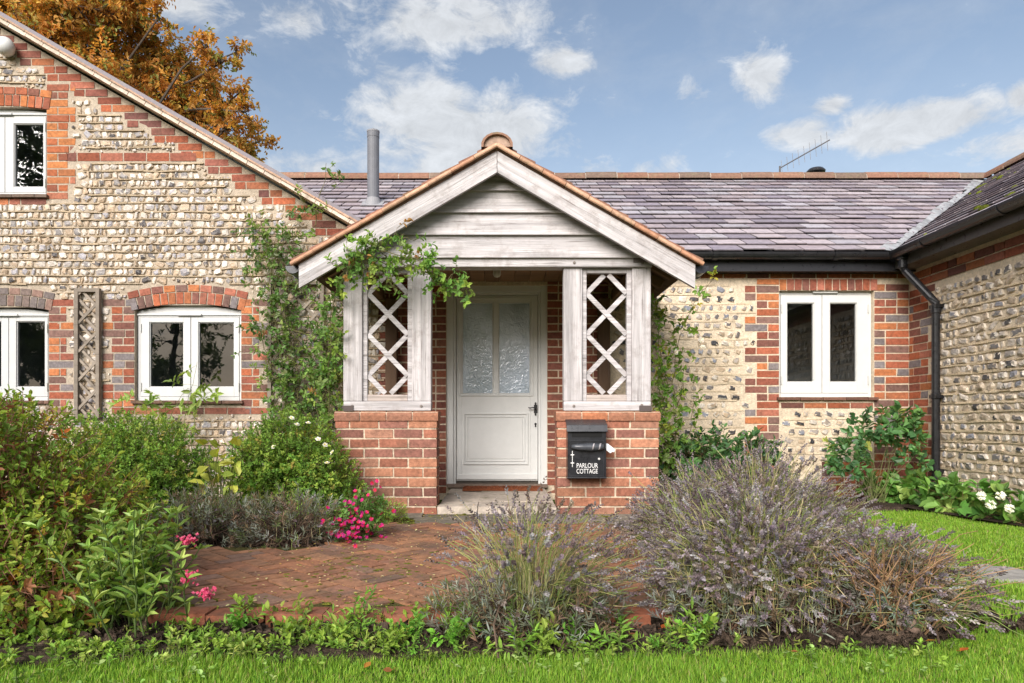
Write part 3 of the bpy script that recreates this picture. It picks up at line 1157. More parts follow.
def half_gutter(mb, p0, p1, r, col, brackets=.9):
    p0, p1 = np.array(p0, float), np.array(p1, float)
    d = unit(p1 - p0)
    sd = unit(np.cross(d, [0, 0, 1.0]))
    th = np.linspace(math.pi, 2 * math.pi, 11)

    def prof(c, q):
        return np.array([c + sd * math.cos(t) * q + np.array([0, 0, 1]) * math.sin(t) * q for t in th])
    m = len(th)
    V = np.vstack([prof(p0, r), prof(p1, r), prof(p0, r - .006), prof(p1, r - .006)])
    Q = [[k, m + k, m + k + 1, k + 1] for k in range(m - 1)] + [[2 * m + k, 2 * m + k + 1, 3 * m + k + 1, 3 * m + k] for k in range(m - 1)]
    Q += [[0, 2 * m, 3 * m, m], [m - 1, 2 * m - 1, 4 * m - 1, 3 * m - 1]]
    mb.add(V, Q, col)
    for c in (p0, p1):     # stop ends
        mb.prism(prof(c, r - .001), d * .004, col)
    L_ = np.linalg.norm(p1 - p0)
    n = max(1, int(L_ / brackets))
    for i in range(n):
        c = p0 + d * L_ * (i + .5) / n
        V = np.vstack([prof(c, r + .007), prof(c + d * .05, r + .007)])
        mb.add(V, [[k, m + k, m + k + 1, k + 1] for k in range(m - 1)], col)
        for cc in (c, c + d * .05):
            mb.prism(prof(cc, r + .007), d * .002, col)


BLACK = np.array([.013, .013, .015])


def build_cottage():
    rng = np.random.default_rng(21)
    FC = Face((0, YW, 0), (1, 0, 0), (0, -1, 0))
    D = YW
    x = lambda px: X(px, D)
    z = lambda py: Z(py, D)
    t = thing('cottage', 'low slate roofed cottage range with a sage green front door and a flue pipe', 'cottage', (1.4, YW, 0))
    op = (x(779.3), x(874), z(397), z(290.6))
    dop = (x(446.2), x(547.2), z(486.5), z(285))
    mb = MB()
    wall_sheet(mb, FC, -1.18, XWING + .3, -.1, lambda u: ZE - .02, [op, dop], MORT * 1.05)
    mb.add([(-1.18, 12.5, -.1), (-1.18, 12.5, ZE), (8, 12.5, ZE), (8, 12.5, -.1)], [[0, 1, 2, 3]], MORT)
    bm = MB()
    # plain brick round the door
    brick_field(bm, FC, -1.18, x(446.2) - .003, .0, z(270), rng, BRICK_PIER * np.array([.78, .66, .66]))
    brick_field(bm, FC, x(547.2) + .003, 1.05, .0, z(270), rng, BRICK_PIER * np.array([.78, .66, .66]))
    # course under the eaves, window head, quoins
    course(bm, FC, 1.05, XWING, z(278), rng, BRICK_RED * .7, h=.066)
    course(bm, FC, 1.05, XWING, z(270.2), rng, BRICK_RED * .65, h=.066, w=.012)
    u = op[0] + .004
    while u < op[1] + .02:
        brick(bm, FC, u, u + .064, z(290.2), z(279.2), .008, BRICK_RED, rng)
        u += .0735
    brick_field(bm, FC, x(757), op[0] - .004, z(470), z(279), rng, BRICK_MIX * 1.02, tooth_l=.115)
    brick_field(bm, FC, op[1] + .004, XWING - .004, -.06, z(279), rng, BRICK_MIX * .95)
    brick_field(bm, FC, x(822), op[1], -.06, z(462), rng, BRICK_MIX * .7)
    course(bm, FC, op[0] + .02, op[1] - .01, z(408), rng, BRICK_RED * .7, h=.05)
    rects = [(-2, 1.06, -1, 3), (x(744), x(780), z(480), 3), (op[0] - .03, op[1] + .02, z(409), 3), (op[1] - .01, 5, -1, 3), (x(820), 5, -1, z(461))]

    def ok(u, zz, hh):
        if zz + hh > z(278.5):
            return False
        return u > 1.07 and not FC.taken(u, zz, hh) and not (op[0] - .03 < u < op[1] + .02 and op[2] - .05 < zz < op[3])
    lm = MB()
    ledges(lm, FC, 1.05, XWING, -.05, 2.2, ok, rng, .086, np.array([.60, .49, .35]), th=.016, out=(.003, .008))
    fm = MB()
    pal = np.array([[.52, .47, .40], [.33, .29, .26], [.14, .13, .13], [.045, .045, .05], [.42, .32, .22], [.22, .23, .27]])
    rim = np.array([[.56, .47, .35], [.48, .39, .28], [.58, .52, .43]])
    flints(fm, FC, 1.05, XWING, -.05, 2.2, ok, rng, pal, [2, 2.6, 2.4, 1.5, 2, 1.8], rim, gauge=.086, wmin=.045, wmax=.115, gap=.022, hgt=(.004, .018), fill=.80, keep=.95, skew=-.25)
    MB().take(mb, 0).take(bm, 1).take(fm, 2).take(lm, 0).build('wall', [M_MORTAR, M_BRICK, M_FLINT], t)
    window(t, FC, op[0] + .002, op[1] - .002, op[2], op[3] - .004, [(x(788.8), x(816.3), z(382), z(302)), (x(832), x(859.5), z(382), z(302))], 0, GREY_PAINT * 1.05, np.array([.14, .07, .05]), rng=rng)
    # ---- front door, frame, glass, furniture
    yd = YW + .055
    sd = 683 / yd
    X2 = lambda px: X(px, yd)
    Z2 = lambda py: Z(py, yd)
    GP = np.array([.645, .65, .635])
    fb = MB()
    def R(mb, a, b, c, d, y0, y1, col=GP):
        mb.box((X2(a), y0, Z2(d)), (X2(b), y1, Z2(c)), col)
    R(fb, 446.6, 453.5, 286, 486, yd - .03, yd + .09)
    R(fb, 540.6, 547, 286, 486, yd - .03, yd + .09)
    R(fb, 453.5, 540.6, 286, 292.5, yd - .03, yd + .09)
    R(fb, 453.5, 456, 292.5, 484, yd - .012, yd + .06)
    R(fb, 538.2, 540.6, 292.5, 484, yd - .012, yd + .06)
    R(fb, 456, 538.2, 292.5, 294.8, yd - .012, yd + .06)
    fb.build('door_frame', M_DOOR, t, bevel=.004)
    db = MB()
    y0, y1 = yd + .010, yd + .05
    gx = [461.8, 493.4, 498.2, 530.6]
    R(db, 456.4, gx[0], 295.2, 481, y0, y1)
    R(db, gx[3], 537.8, 295.2, 481, y0, y1)
    R(db, gx[0], gx[3], 295.2, 301.8, y0, y1)
    R(db, gx[1], gx[2], 301.8, 394, y0, y1)
    R(db, gx[0], gx[3], 394, 481, y0, y1)
    # glazing beads
    for a, b in ((gx[0], gx[1]), (gx[2], gx[3])):
        for (p, q, c, d) in ((a, a + 1.1, 301.8, 394), (b - 1.1, b, 301.8, 394), (a + 1.1, b - 1.1, 301.8, 302.9), (a + 1.1, b - 1.1, 392.9, 394)):
            R(db, p, q, c, d, y0 + .006, y0 + .03, GP * .93)
    door = db.build('door', M_DOOR, t, bevel=.003)
    mo = MB()
    R(mo, 458.6, 533.2, 394.4, 396, y0 - .012, y0 - .0005)
    R(mo, 458.6, 460.2, 299, 394.4, y0 - .010, y0 - .0005)
    R(mo, 531.6, 533.2, 299, 394.4, y0 - .010, y0 - .0005)
    R(mo, 458.6, 533.2, 297.4, 299, y0 - .010, y0 - .0005)
    for (a, b, c, d, h) in ((463.4, 528.2, 413, 464.6, .013), (466.4, 525.2, 416, 461.6, .008)):
        e = 1.5
        R(mo, a, b, c, c + e, y0 - h, y0 - .0005)
        R(mo, a, b, d - e, d, y0 - h, y0 - .0005)
        R(mo, a, a + e, c + e, d - e, y0 - h, y0 - .0005)
        R(mo, b - e, b, c + e, d - e, y0 - h, y0 - .0005)
    R(mo, 469, 522.6, 418.6, 459, y0 - .006, y0 - .0005)
    R(mo, 456.6, 537.6, 474, 479.5, y0 - .016, y0 - .0005)
    mo.build('moulding', M_DOOR, door, bevel=.003)
    gb = MB()
    for a, b in ((gx[0], gx[1]), (gx[2], gx[3])):
        R(gb, a, b, 301.8, 394, y0 + .016, y0 + .022, (1, 1, 1))
    gb.build('glazing', M_OBSC, door)
    hb = MB()
    hx = X2(535.6)
    hz = Z2(409)
    pts = []
    for (dx, dz) in ((0, .068), (.010, .058), (.007, .046), (.017, .036), (.014, .0), (.017, -.036), (.007, -.046), (.010, -.058), (0, -.068)):
        pts.append((dx, dz))
    outl = pts + [(-a, b) for a, b in pts[1:-1]][::-1]
    hb.prism([(hx + a, y0 - .004, hz + b) for a, b in outl], (0, -.005, 0), BLACK)
    hb.lathe((hx, y0 - .008, hz + .012), (0, -1, 0), [(.011, 0), (.009, .03), (.012, .04), (.006, .045)], BLACK, 10)
    hb.tubes([[(hx, y0 - .042, hz + .012), (hx - .03, y0 - .046, hz + .014), (hx - .06, y0 - .044, hz + .008), (hx - .072, y0 - .044, hz + .016)]], [.007, .006, .0065, .006], BLACK, 7)
    kz = Z2(424)
    hb.lathe((hx, y0 - .001, kz), (0, -1, 0), [(.012, 0), (.012, .004), (.008, .006)], BLACK, 10)
    hb.prism([(hx - .006, y0 - .002, kz), (hx + .006, y0 - .002, kz), (hx + .008, y0 - .002, kz - .03), (hx - .008, y0 - .002, kz - .03)], (0, -.004, 0), BLACK)
    hb.build('handle', M_BLACK, door, bevel=.0012)
    tb = MB()
    tb.box((X(447, YW), YW - .06, .06), (X(547, YW), YW + .16, Z(484.2, YW)), (.20, .15, .12), .002, rng)
    tb.box((X2(456), yd - .005, Z2(484)), (X2(538), yd + .05, Z2(481.6)), (.07, .06, .05))
    tb.build('threshold', M_STONE, t)
    # dark hall behind the door glass
    hl = MB()
    hl.box((-.6, YW + .17, -.05), (.6, YW + 2.2, 2.15), (.30, .27, .24))
    hl.build('hall', M_ROOM, t)
    # ---- roof
    up = np.array([0, math.cos(math.radians(30)), math.sin(math.radians(30))])
    nn = np.array([0, -math.sin(math.radians(30)), math.cos(math.radians(30))])
    e0 = np.array([0, YE, ZE])

    def fr(u, s, h):
        return e0 + np.array([u, 0, 0]) + up * s + nn * h

    def lim(s):
        y = YE + s * math.cos(math.radians(30))
        zz = ZE + s * .5 - EYE
        return ((1.058 - zz) / .576 - .12, XE + (y - YE) - .085)
    L_ = (YR - YE) / math.cos(math.radians(30))
    rows = 17
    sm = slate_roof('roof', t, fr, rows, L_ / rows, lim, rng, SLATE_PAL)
    # boards beneath the slates, and the rear slope
    a0, b0 = lim(0)
    a1, b1 = lim(L_)
    sm.add([fr(a0, 0, -.006), fr(b0 + .08, 0, -.006), fr(b1 + .08, L_, -.006), fr(a1, L_, -.006)], [[0, 1, 2, 3]], (.05, .045, .05))
    sm.add([(a1 - .3, YR, ZR - .01), (XR + .3, YR, ZR - .01), (XR + 3, 2 * YR - YE, ZE), (a0, 2 * YR - YE, ZE)], [[0, 1, 2, 3]], (.14, .12, .14))
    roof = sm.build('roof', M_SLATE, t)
    rt = MB()
    ridge_tiles(rt, (-4.4, YR, ZR + .005), (XR, YR, ZR + .005), .115, rng)
    rt.build('ridge_tiles', M_CLAY, roof)
    vl = MB()
    n = 14
    for i in range(n):
        s0, s1 = L_ * i / n, L_ * (i + 1.04) / n
        c0 = s0 * math.cos(math.radians(30)) ; c1 = s1 * math.cos(math.radians(30))
        A = np.array([XE + c0, YE + c0, ZE + s0 * .5 + .012])
        Bq = np.array([XE + c1, YE + c1, ZE + s1 * .5 + .012])
        wv = .11 + .02 * rng.normal()
        pL0, pL1 = A + np.array([-wv, 0, .018]), Bq + np.array([-wv, 0, .018])
        pR0, pR1 = A + np.array([0, -.07, .018]), Bq + np.array([0, -.07, .018])
        vl.add([pL0, A, Bq, pL1, pR0, pR1], [[0, 1, 2, 3], [1, 4, 5, 2]], np.array([.27, .275, .28]) * rng.uniform(.85, 1.15))
    vl.build('valley_lining', M_LEAD, roof, smooth=True)
    # flue pipe
    fl = MB()
    fx, fy = X(373.2, 8.2), 8.2
    zb = ZE + SL * (fy - YE)
    fl.lathe((fx, fy, zb - .1), (0, 0, 1), [(.071, 0), (.071, .90), (.074, .90), (.074, .965), (.05, .98)], (.15, .155, .17), 20)
    fl.lathe((fx, fy, zb), (0, 0, 1), [(.072, .86), (.077, .862), (.077, .878), (.072, .88)], (.24, .24, .25), 20)
    fl.tubes([[(fx, fy, zb + .86), (fx, fy, zb + .905)]], .02, (.2, .2, .2), 8)
    fl.add([fr(fx - .13, (fy - YE) / .866 - .17, .024), fr(fx + .13, (fy - YE) / .866 - .17, .024), fr(fx + .13, (fy - YE) / .866 + .14, .024), fr(fx - .13, (fy - YE) / .866 + .14, .024)], [[0, 1, 2, 3]], (.30, .30, .31))
    fl.lathe((fx, fy, zb - .06), (0, 0, 1), [(.12, -.01), (.10, .05), (.076, .13)], (.26, .26, .27), 20)
    fl.build('flue', M_STEEL, roof, smooth=False)
    cw = MB()
    cx, cy = X(816, 10.1), 10.1
    cw.tubes([[(cx, cy, ZR - .6), (cx, cy, Z(173, cy))]], .045, (.05, .05, .055), 12)
    cw.lathe((cx, cy, Z(172.5, cy)), (0, 0, 1), [(.05, -.02), (.13, .0), (.135, .02), (.10, .055), (.03, .07)], (.03, .03, .033), 18)
    cw.build('flue_cowl', M_BLACK, roof)
    # gutter and eaves boards
    ga = MB()
    half_gutter(ga, (1.42, YE - .02, ZE - .015), (XE - .02, YE - .02, ZE - .015), .062, BLACK * 1.2)
    ga.build('gutter', M_BLACK, t)
    fa = MB()
    fa.box((.9, YE + .045, ZE - .17), (XE + .1, YE + .065, ZE - .012), BLACK * 1.6)
    fa.box((.9, YE + .066, ZE - .168), (XE + .3, YW + .02, ZE - .150), BLACK * 1.4)
    fa.build('fascia', M_BLACK, t)


def build_wing():
    rng = np.random.default_rng(31)
    FC = Face((XWING, 0, 0), (0, 1, 0), (-1, 0, 0))
    t = thing('cottage_wing', 'flint walled wing projecting at the right with a mossy slate roof and black gutter', 'cottage wing', (XWING, 4, 0))
    y0 = 1.2
    mb = MB()
    wall_sheet(mb, FC, y0, YW, -.1, lambda u: ZE - .05, [], MORT * 1.0)
    mb.add([(XWING, y0, -.1), (9.6, y0, -.1), (9.6, y0, ZE), (XR, y0, ZR), (XWING, y0, ZE)], [[0, 1, 2, 3, 4]], MORT)
    mb.add([(9.6, y0, -.1), (9.6, YW, -.1), (9.6, YW, ZE), (9.6, y0, ZE)], [[0, 1, 2, 3]], MORT)
    bm = MB()
    for k in range(2):
        course(bm, FC, y0, YW - .11, ZE - .245 - .076 * k, rng, BRICK_RED * .62, odd=bool(k), w=.014 - .003 * k)
    brick_field(bm, FC, YW - .30, YW - .014, -.06, ZE - .32, rng, BRICK_MIX * .85, tooth_l=.10)

    def ok(u, zz, hh):
        return zz + hh < ZE - .33 and y0 < u < YW - .02 and not FC.taken(u, zz, hh)
    lm = MB()
    ledges(lm, FC, y0, YW - .1, -.05, ZE - .33, ok, rng, .082, np.array([.60, .48, .33]), th=.017, out=(.006, .016))
    fm = MB()
    pal = np.array([[.50, .44, .38], [.30, .27, .25], [.16, .15, .15], [.055, .055, .06], [.40, .32, .24], [.24, .24, .27]])
    rim = np.array([[.54, .46, .36], [.47, .39, .30], [.56, .50, .43]])
    flints(fm, FC, y0, YW - .02, -.05, ZE - .33, ok, rng, pal, [3, 2.8, 2.2, 1.2, 2.4, 1.4], rim, gauge=.082, wmin=.035, wmax=.14, gap=.014, hgt=(.006, .026), fill=.86, rsd=.28)
    MB().take(mb, 0).take(bm, 1).take(fm, 2).take(lm, 0).build('wall', [M_MORTAR, M_BRICK, M_FLINT], t)
    c30, s30 = math.cos(math.radians(30)), .5
    e0 = np.array([XE, 0, ZE])
    up = np.array([c30, 0, s30])
    nn = np.array([-s30, 0, c30])

    def fr(u, s, h):
        return e0 + np.array([0, -u, 0]) + up * s + nn * h

    def lim(s):
        return (-(YE + s * c30) + .055, -.9)
    L_ = (XR - XE) / c30
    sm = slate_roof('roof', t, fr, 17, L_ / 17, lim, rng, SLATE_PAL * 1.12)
    sm.add([fr(-YE, 0, -.006), fr(-.9, 0, -.006), fr(-.9, L_, -.006), fr(-YR, L_, -.006)], [[0, 1, 2, 3]], (.05, .045, .05))
    sm.add([(XR, .9, ZR - .01), (XR + 3.4, .9, ZE), (XR + 3.4, YR + 3, ZE), (XR, YR + .5, ZR - .01)], [[0, 1, 2, 3]], (.14, .12, .14))
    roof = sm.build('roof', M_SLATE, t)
    rt = MB()
    ridge_tiles(rt, (XR, YR - .05, ZR + .005), (XR, .9, ZR + .005), .115, rng)
    rt.build('ridge_tiles', M_CLAY, roof)
    mm = MB()
    for i in range(70):
        u = -rng.uniform(4.2, 9.0)
        s = rng.uniform(.1, 3.2)
        if i < 12:
            u, s = -rng.uniform(4.5, 6.6), rng.uniform(2.2, 3.3)
        if -u > YE + s * c30 - .1:
            continue
        r = rng.uniform(.015, .05)
        mm.lathe(fr(u, s, .012), nn, [(r, 0), (r * .85, r * .35), (r * .45, r * .6), (.002, r * .65)], np.array([.12, .14, .02]) * rng.uniform(.6, 1.4), 7)
    mm.build('moss', M_MOSS, roof, smooth=True)
    ga = MB()
    half_gutter(ga, (XE - .03, YE - .02, ZE - .015), (XE - .03, .9, ZE - .015), .062, BLACK * 1.2)
    ga.build('gutter', M_BLACK, t)
    fa = MB()
    fa.box((XE + .035, .9, ZE - .15), (XE + .055, YE + .04, ZE - .012), np.array([.07, .064, .056]))
    fa.box((XE + .056, .9, ZE - .148), (XWING - .016, YE + .12, ZE - .130), np.array([.12, .105, .09]))
    fa.build('fascia', M_BLACK, t)
    # downpipe with its swan neck
    dp = MB()
    xo, yo = XE + .015, YE - .12
    xd, yd = XWING - .055, X(936, 1) and (XWING - .055) * F / (936 - VX)
    zn = Z(303, yd)
    path = [(xo, yo, ZE - .07), (xo, yo, ZE - .17), (xo + .02, yo - .01, ZE - .21), (xd - .03, yd + .02, zn + .05), (xd, yd, zn), (xd, yd, zn - .08)]
    dp.tubes([path], .034, BLACK, 14)
    dp.tubes([[(xd, yd, zn - .06), (xd, yd, -.05)]], .034, BLACK, 14)
    dp.lathe((xo, yo, ZE - .075), (0, 0, -1), [(.055, -.01), (.055, .02), (.042, .03), (.042, .10), (.036, .105)], BLACK, 14)
    dp.lathe((xd, yd, zn - .02), (0, 0, -1), [(.035, 0), (.042, .004), (.042, .07), (.035, .075)], BLACK, 14)
    dp.lathe((xd, yd, .95), (0, 0, -1), [(.035, 0), (.041, .004), (.041, .05), (.035, .055)], BLACK, 14)
    o = dp.build('downpipe', M_BLACK, t, smooth=False)
    for zz in (zn - .03, .92, .25):
        br = MB()
        br.box((xd - .03, yd - .05, zz - .015), (XWING, yd + .05, zz + .015), BLACK)
        br.build('bracket', M_BLACK, o)


build_cottage()
build_wing()


# ------------------------------------------------------------------ the porch
YP = 5.25          # front plane of the brick piers
XC = -.022


def build_porch():
    rng = np.random.default_rng(41)
    t = thing('porch', 'gabled oak porch with lattice panels on two brick piers round the front door', 'porch', (XC, YP, 0))
    OAK = np.array([.46, .435, .435])
    x = lambda px: X(px, YP)
    z = lambda py: Z(py, YP)
    zt = z(411)
    for (a, b) in ((335.3, 437), (557, 659.3)):
        xa, xb = x(a), x(b)
        pm = MB()
        outer = a < 500
        cols = BRICK_PIER
        # core of mortar, courses on the front and both sides
        pm.box((xa + .008, YP + .008, -.05), (xb - .008, YP + .225, zt - .01), MORT * .95)
        if outer:
            pm.box((xa + .008, YP + .225, -.05), (xa + .215, YW, zt - .01), MORT * .9)
        else:
            pm.box((xb - .215, YP + .225, -.05), (xb - .008, YW, zt - .01), MORT * .9)
        ff = Face((0, YP + .006, 0), (1, 0, 0), (0, -1, 0))
        fl = Face((xa + .006, 0, 0), (0, 1, 0), (-1, 0, 0))
        frr = Face((xb - .006, 0, 0), (0, 1, 0), (1, 0, 0))
        zz = -.03
        i = 0
        while zz < zt - .09:
            k = i % 2
            u = xa
            if k:
                seq = [.1025, .215, .215, .215]
            else:
                seq = [.215, .215, .215, .1025]
            tot = sum(seq) + .03
            sc = (xb - xa - .03) / sum(seq)
            for ln in seq:
                brick(pm, ff, u, u + ln * sc - .003, zz, zz + .062, .005, cols * np.array([1, 1, 1]) * (1 if zz > .12 else .85), rng, depth=.10)
                u += ln * sc + .010
            for fs, lo, hi in ((fl, YP + .108, YW - .01 if outer else YP + .226), (frr, YP + .108, YP + .226 if outer else YW - .01)):
                course(pm, fs, lo, hi, zz, rng, cols, w=.006, odd=bool(k))
            zz += .075
            i += 1
        # cap course of rounded bricks
        u = xa - .012
        n = 4
        ln = (xb - xa + .024) / n
        for q in range(n):
            c = np.array([[.36, .14, .07], [.39, .15, .07], [.27, .13, .085], [.33, .15, .09], [.24, .115, .08]])[rng.integers(5)] * rng.uniform(.85, 1.1)
            a0, a1 = u + q * ln + .004, u + (q + 1) * ln - .004
            yb = YP + .235
            prof = [(YP - .010, zt - .075), (YP - .012, zt - .035), (YP - .002, zt - .012), (YP + .02, zt - .001), (yb, zt - .001), (yb, zt - .075)]
            pm.prism([(a0, p, h) for p, h in prof], (a1 - a0, 0, 0), c)
        pm.box((xa - .005, YP, zt - .072), (xb + .005, YP + .22, zt - .008), MORT)
        pm.build('pier', M_BRICK, t)
    # posts
    def post(pa, pb, pt, pbm, y0=YP + .012, dep=.10):
        cx = (x(pa) + x(pb)) / 2
        w = x(pb) - x(pa)
        oak_beam('post', (cx, y0 + dep / 2, z(pbm)), (cx, y0 + dep / 2, z(pt)), w, dep, (1, 0, 0), t, M_OAK, OAK * rng.uniform(.94, 1.05))
    zs = 401.2
    for pa, pb in ((342.8, 361.8), (411.6, 431), (563.8, 582.6), (632.4, 651.4)):
        post(pa, pb, 267.2, zs)
    for pa, pb in ((343, 431), (564, 651.4)):
        oak_beam('sill_rail', (x(pa), YP + .062, z(406)), (x(pb), YP + .062, z(406)), .105, x(411) * 0 + (z(401.4) - z(410.8)), (0, 1, 0), t, M_OAK, OAK * 1.04)
    # slate packer under the outer post foot
    for a, b in ((639.5, 651.6), (343, 353)):
        pk = MB()
        pk.box((x(a), YP - .004, z(411)), (x(b), YP + .01, z(405.5)), (.10, .08, .075))
        pk.build('packer', M_DARKWOOD, t)
    # lattice panels
    for pa, pb in ((361.8, 411.6), (582.6, 632.4)):
        lm = MB()
        xa, xb, za, zb = x(pa), x(pb), z(401), z(267.4)
        y0, y1 = YP + .035, YP + .085
        fw = .036
        c = OAK * .98
        lm.box((xa, y0, za), (xa + fw, y1, zb), c)
        lm.box((xb - fw, y0, za), (xb, y1, zb), c)
        lm.box((xa + fw, y0, zb - fw), (xb - fw, y1, zb), c)
        lm.box((xa + fw, y0, za), (xb - fw, y1, za + .05), c * np.array([.95, .86, .78]))
        fo = lm.build('lattice_panel', M_OAK, t, bevel=.004)
        sm = MB()
        ia, ib, lo, hi = xa + fw, xb - fw, za + .05, zb - fw
        xm = (ia + ib) / 2
        pitch = z(312.5) - z(354.3)
        kx = (ib - ia) / pitch
        cen = [z(271.3), z(312.8), z(354.3), z(395.8)]
        for i, cz in enumerate(cen):
            for sgn in (1, -1):
                # each slat is clipped to its opening
                u0, u1 = -(ib - ia) / 2, (ib - ia) / 2
                pts = []
                for uu in (u0, u1):
                    pts.append([uu, cz + sgn * uu / kx])
                (ua, qa), (ub, qb) = pts
                sl = (qb - qa) / (ub - ua)
                for P in pts:
                    if P[1] > hi - .01:
                        P[0] += (hi - .01 - P[1]) / sl
                        P[1] = hi - .01
                    if P[1] < lo + .01:
                        P[0] += (lo + .01 - P[1]) / sl
                        P[1] = lo + .01
                yy = (y0 + y1) / 2 + (.007 if sgn > 0 else -.007)
                sm.bar((xm + pts[0][0], yy, pts[0][1]), (xm + pts[1][0], yy, pts[1][1]), .038, .013, (0, 1, 0), c * rng.uniform(.95, 1.08))
        sm.build('lattice', M_OAK, fo, bevel=.002)
    # tie beam, gable boards, barge boards
    oak_beam('tie_beam', (x(342.5), YP + .05, z(262.3)), (x(652), YP + .05, z(262.3)), .135, z(257.4) - z(267.2), (0, 1, 0), t, M_OAK, OAK)
    ye = MB()
    ye.box((x(633), YP - .030, z(262.8)), (x(652.3), YP - .018, z(256.6)), (.15, .125, .12))
    ye.build('beam_end', M_DARKWOOD, t)
    yb = 5.19
    bx = lambda px: X(px, yb)
    bz = lambda py: Z(py, yb)
    inner = lambda zz: (bz(167) - zz) / .585      # half width of the triangle inside the barge boards
    rowsb = [(167, 189.3), (188.3, 211.3), (210.3, 233.8), (232.8, 256.8)]
    for (ta, tb) in rowsb:
        za, zb = bz(tb), bz(ta)
        wa, wb = inner(za) + .05, max(inner(zb) + .02, .01)
        gm = MB()
        # local axes: x along the board
        V = [(-wa, 0, za), (wa, 0, za), (wb, .022, zb), (-wb, .022, zb)]
        off = np.array([0, .02, 0])
        zc = (za + zb) / 2
        # feather-edged board: thicker at its lower edge
        A = [(-wa, -.028, za - zc), (wa, -.028, za - zc), (wb, .004, zb - zc), (-wb, .004, zb - zc)]
        Bk = [(-wa, .014, za - zc), (wa, .014, za - zc), (wb, .014, zb - zc), (-wb, .014, zb - zc)]
        V = A + Bk
        gm.add(V, [[0, 1, 2, 3], [4, 7, 6, 5], [0, 4, 5, 1], [1, 5, 6, 2], [2, 6, 7, 3], [3, 7, 4, 0]], OAK * rng.uniform(.9, 1.06))
        o = gm.build('gable_board', M_OAK, t)
        o.location = Vector((XC, yb + .045, zc)) - WL[t.name]
    YB = 5.08
    zA, xe, zEv = Z(147, YB), 1.475, Z(263, YB)
    for s in (-1, 1):
        # barge board: mitred at the apex, cut plumb at its foot
        hV = .172
        a = np.array([XC + s * .002, YB, zA - .028])
        b = np.array([XC + s * xe, YB, zEv - .010])
        ang = math.atan2((b - a)[2], abs((b - a)[0]))
        L_ = np.linalg.norm(b - a)
        # build in local axes so the grain follows the board
        Rm = Matrix.Rotation(-ang if s > 0 else ang, 3, 'Y')
        o_mid = (a + b) / 2
        pts = [a, b, b - np.array([0, 0, hV * 1.02]), a - np.array([0, 0, hV * .92])]
        inv = Rm.transposed()
        loc = [np.array(inv @ Vector(p - o_mid)) for p in pts]
        if s < 0:
            loc = loc[::-1]
        bm = MB()
        bm.prism(loc, (0, .035, 0), OAK * 1.03)
        o = bm.build('barge_board', M_OAK, t, bevel=.003)
        o.location = Vector(o_mid) - WL[t.name]
        o.rotation_euler = Rm.to_euler()
        # rounded clay verge tiles
        vt = MB()
        n = 9
        A_ = np.array([XC + s * .0, YB - .03, zA + .004])
        B_ = np.array([XC + s * (xe + .055), YB - .03, zA + .004 - (xe + .055) * .578])
        for k in range(n):
            p, q = A_ + (B_ - A_) * k / n, A_ + (B_ - A_) * (k + .985) / n
            q = q + np.array([0, 0, .002])
            c = np.array([[.50, .27, .17], [.48, .29, .19], [.54, .33, .22], [.45, .23, .14]])[rng.integers(4)] * rng.uniform(.9, 1.1)
            P = np.array([[p + (q - p) * f + np.array([0, w, 0]) for f in np.linspace(0, 1, 5)] for w in (0,)])
            vt.tubes(P, .0145, c, 10)
            vt.bar(p + np.array([0, .11, .010]), q + np.array([0, .11, .010]), .022, .22, (0, 1, 0), c * .8)
        vt.build('verge_tile', M_CLAY, t, smooth=False)
        # tiled slope
        rf = MB()
        n = 11
        for k in range(n):
            p, q = A_ + (B_ - A_) * k / n, A_ + (B_ - A_) * (k + 1.05) / n
            rf.bar(p + np.array([0, 1.04, .036]), q + np.array([0, 1.04, .050]), .013, 2.0, (0, 1, 0), np.array([.24, .12, .085]) * rng.uniform(.8, 1.2))
        rf.bar(A_ + np.array([0, 1.12, -.02]), B_ + np.array([-s * .05, 1.12, -.02 + .05 * .578]), .02, 1.95, (0, 1, 0), (.11, .065, .04))
        rf.build('roof', M_CLAY, t)
        # rafters under the eaves, eaves beam, gutter
        for yy in (5.45, 5.80, 6.15, 6.5):
            ra = MB()
            p = np.array([XC + s * .10, yy, zA - .07 - .10 * .578])
            q = np.array([XC + s * (xe - .08), yy, zA - .07 - (xe - .08) * .578])
            ra.bar(p, q, .075, .05, (0, 1, 0), np.array([.20, .125, .07]) * rng.uniform(.8, 1.2))
            ra.build('rafter', M_DARKWOOD, t)
        oak_beam('eaves_beam', (XC + s * 1.15, YP + .14, z(262)), (XC + s * 1.15, YW - .01, z(262)), .10, .10, (1, 0, 0), t, M_DARKWOOD, np.array([.19, .12, .07]))
        oak_beam('rear_post', (XC + s * 1.02, YW - .06, zt), (XC + s * 1.02, YW - .06, z(268)), .11, .10, (1, 0, 0), t, M_DARKWOOD, np.array([.12, .075, .05]))
        gm = MB()
        gx = XC + s * (xe + .085)
        half_gutter(gm, (gx - s * .03, YB + .03, zEv - .015), (gx - s * .03, YB + .36, zEv - .015), .056, np.array([.02, .022, .03]))
        gm.build('gutter', M_BLACK, t)
    # ridge tile
    rg = MB()
    ridge_tiles(rg, (XC, YB - .045, zA + .003), (XC, 7.2, zA + .003), .120, rng, ln=.3)
    rg.prism([(XC + .10 * math.cos(q), YB - .02, zA - .004 + .092 * math.sin(q)) for q in np.linspace(math.pi, 0, 13)], (0, .02, 0), (.36, .25, .19))
    rg.build('ridge_tile', M_CLAY, t)
    # boarded ceiling and timber over the door
    cl = MB()
    xx = -1.12
    while xx < 1.05:
        cl.box((xx, YP + .145, 2.052 + rng.normal(0, .001)), (xx + .135, YW - .005, 2.072), np.array([.24, .145, .08]) * rng.uniform(.8, 1.15))
        xx += .14
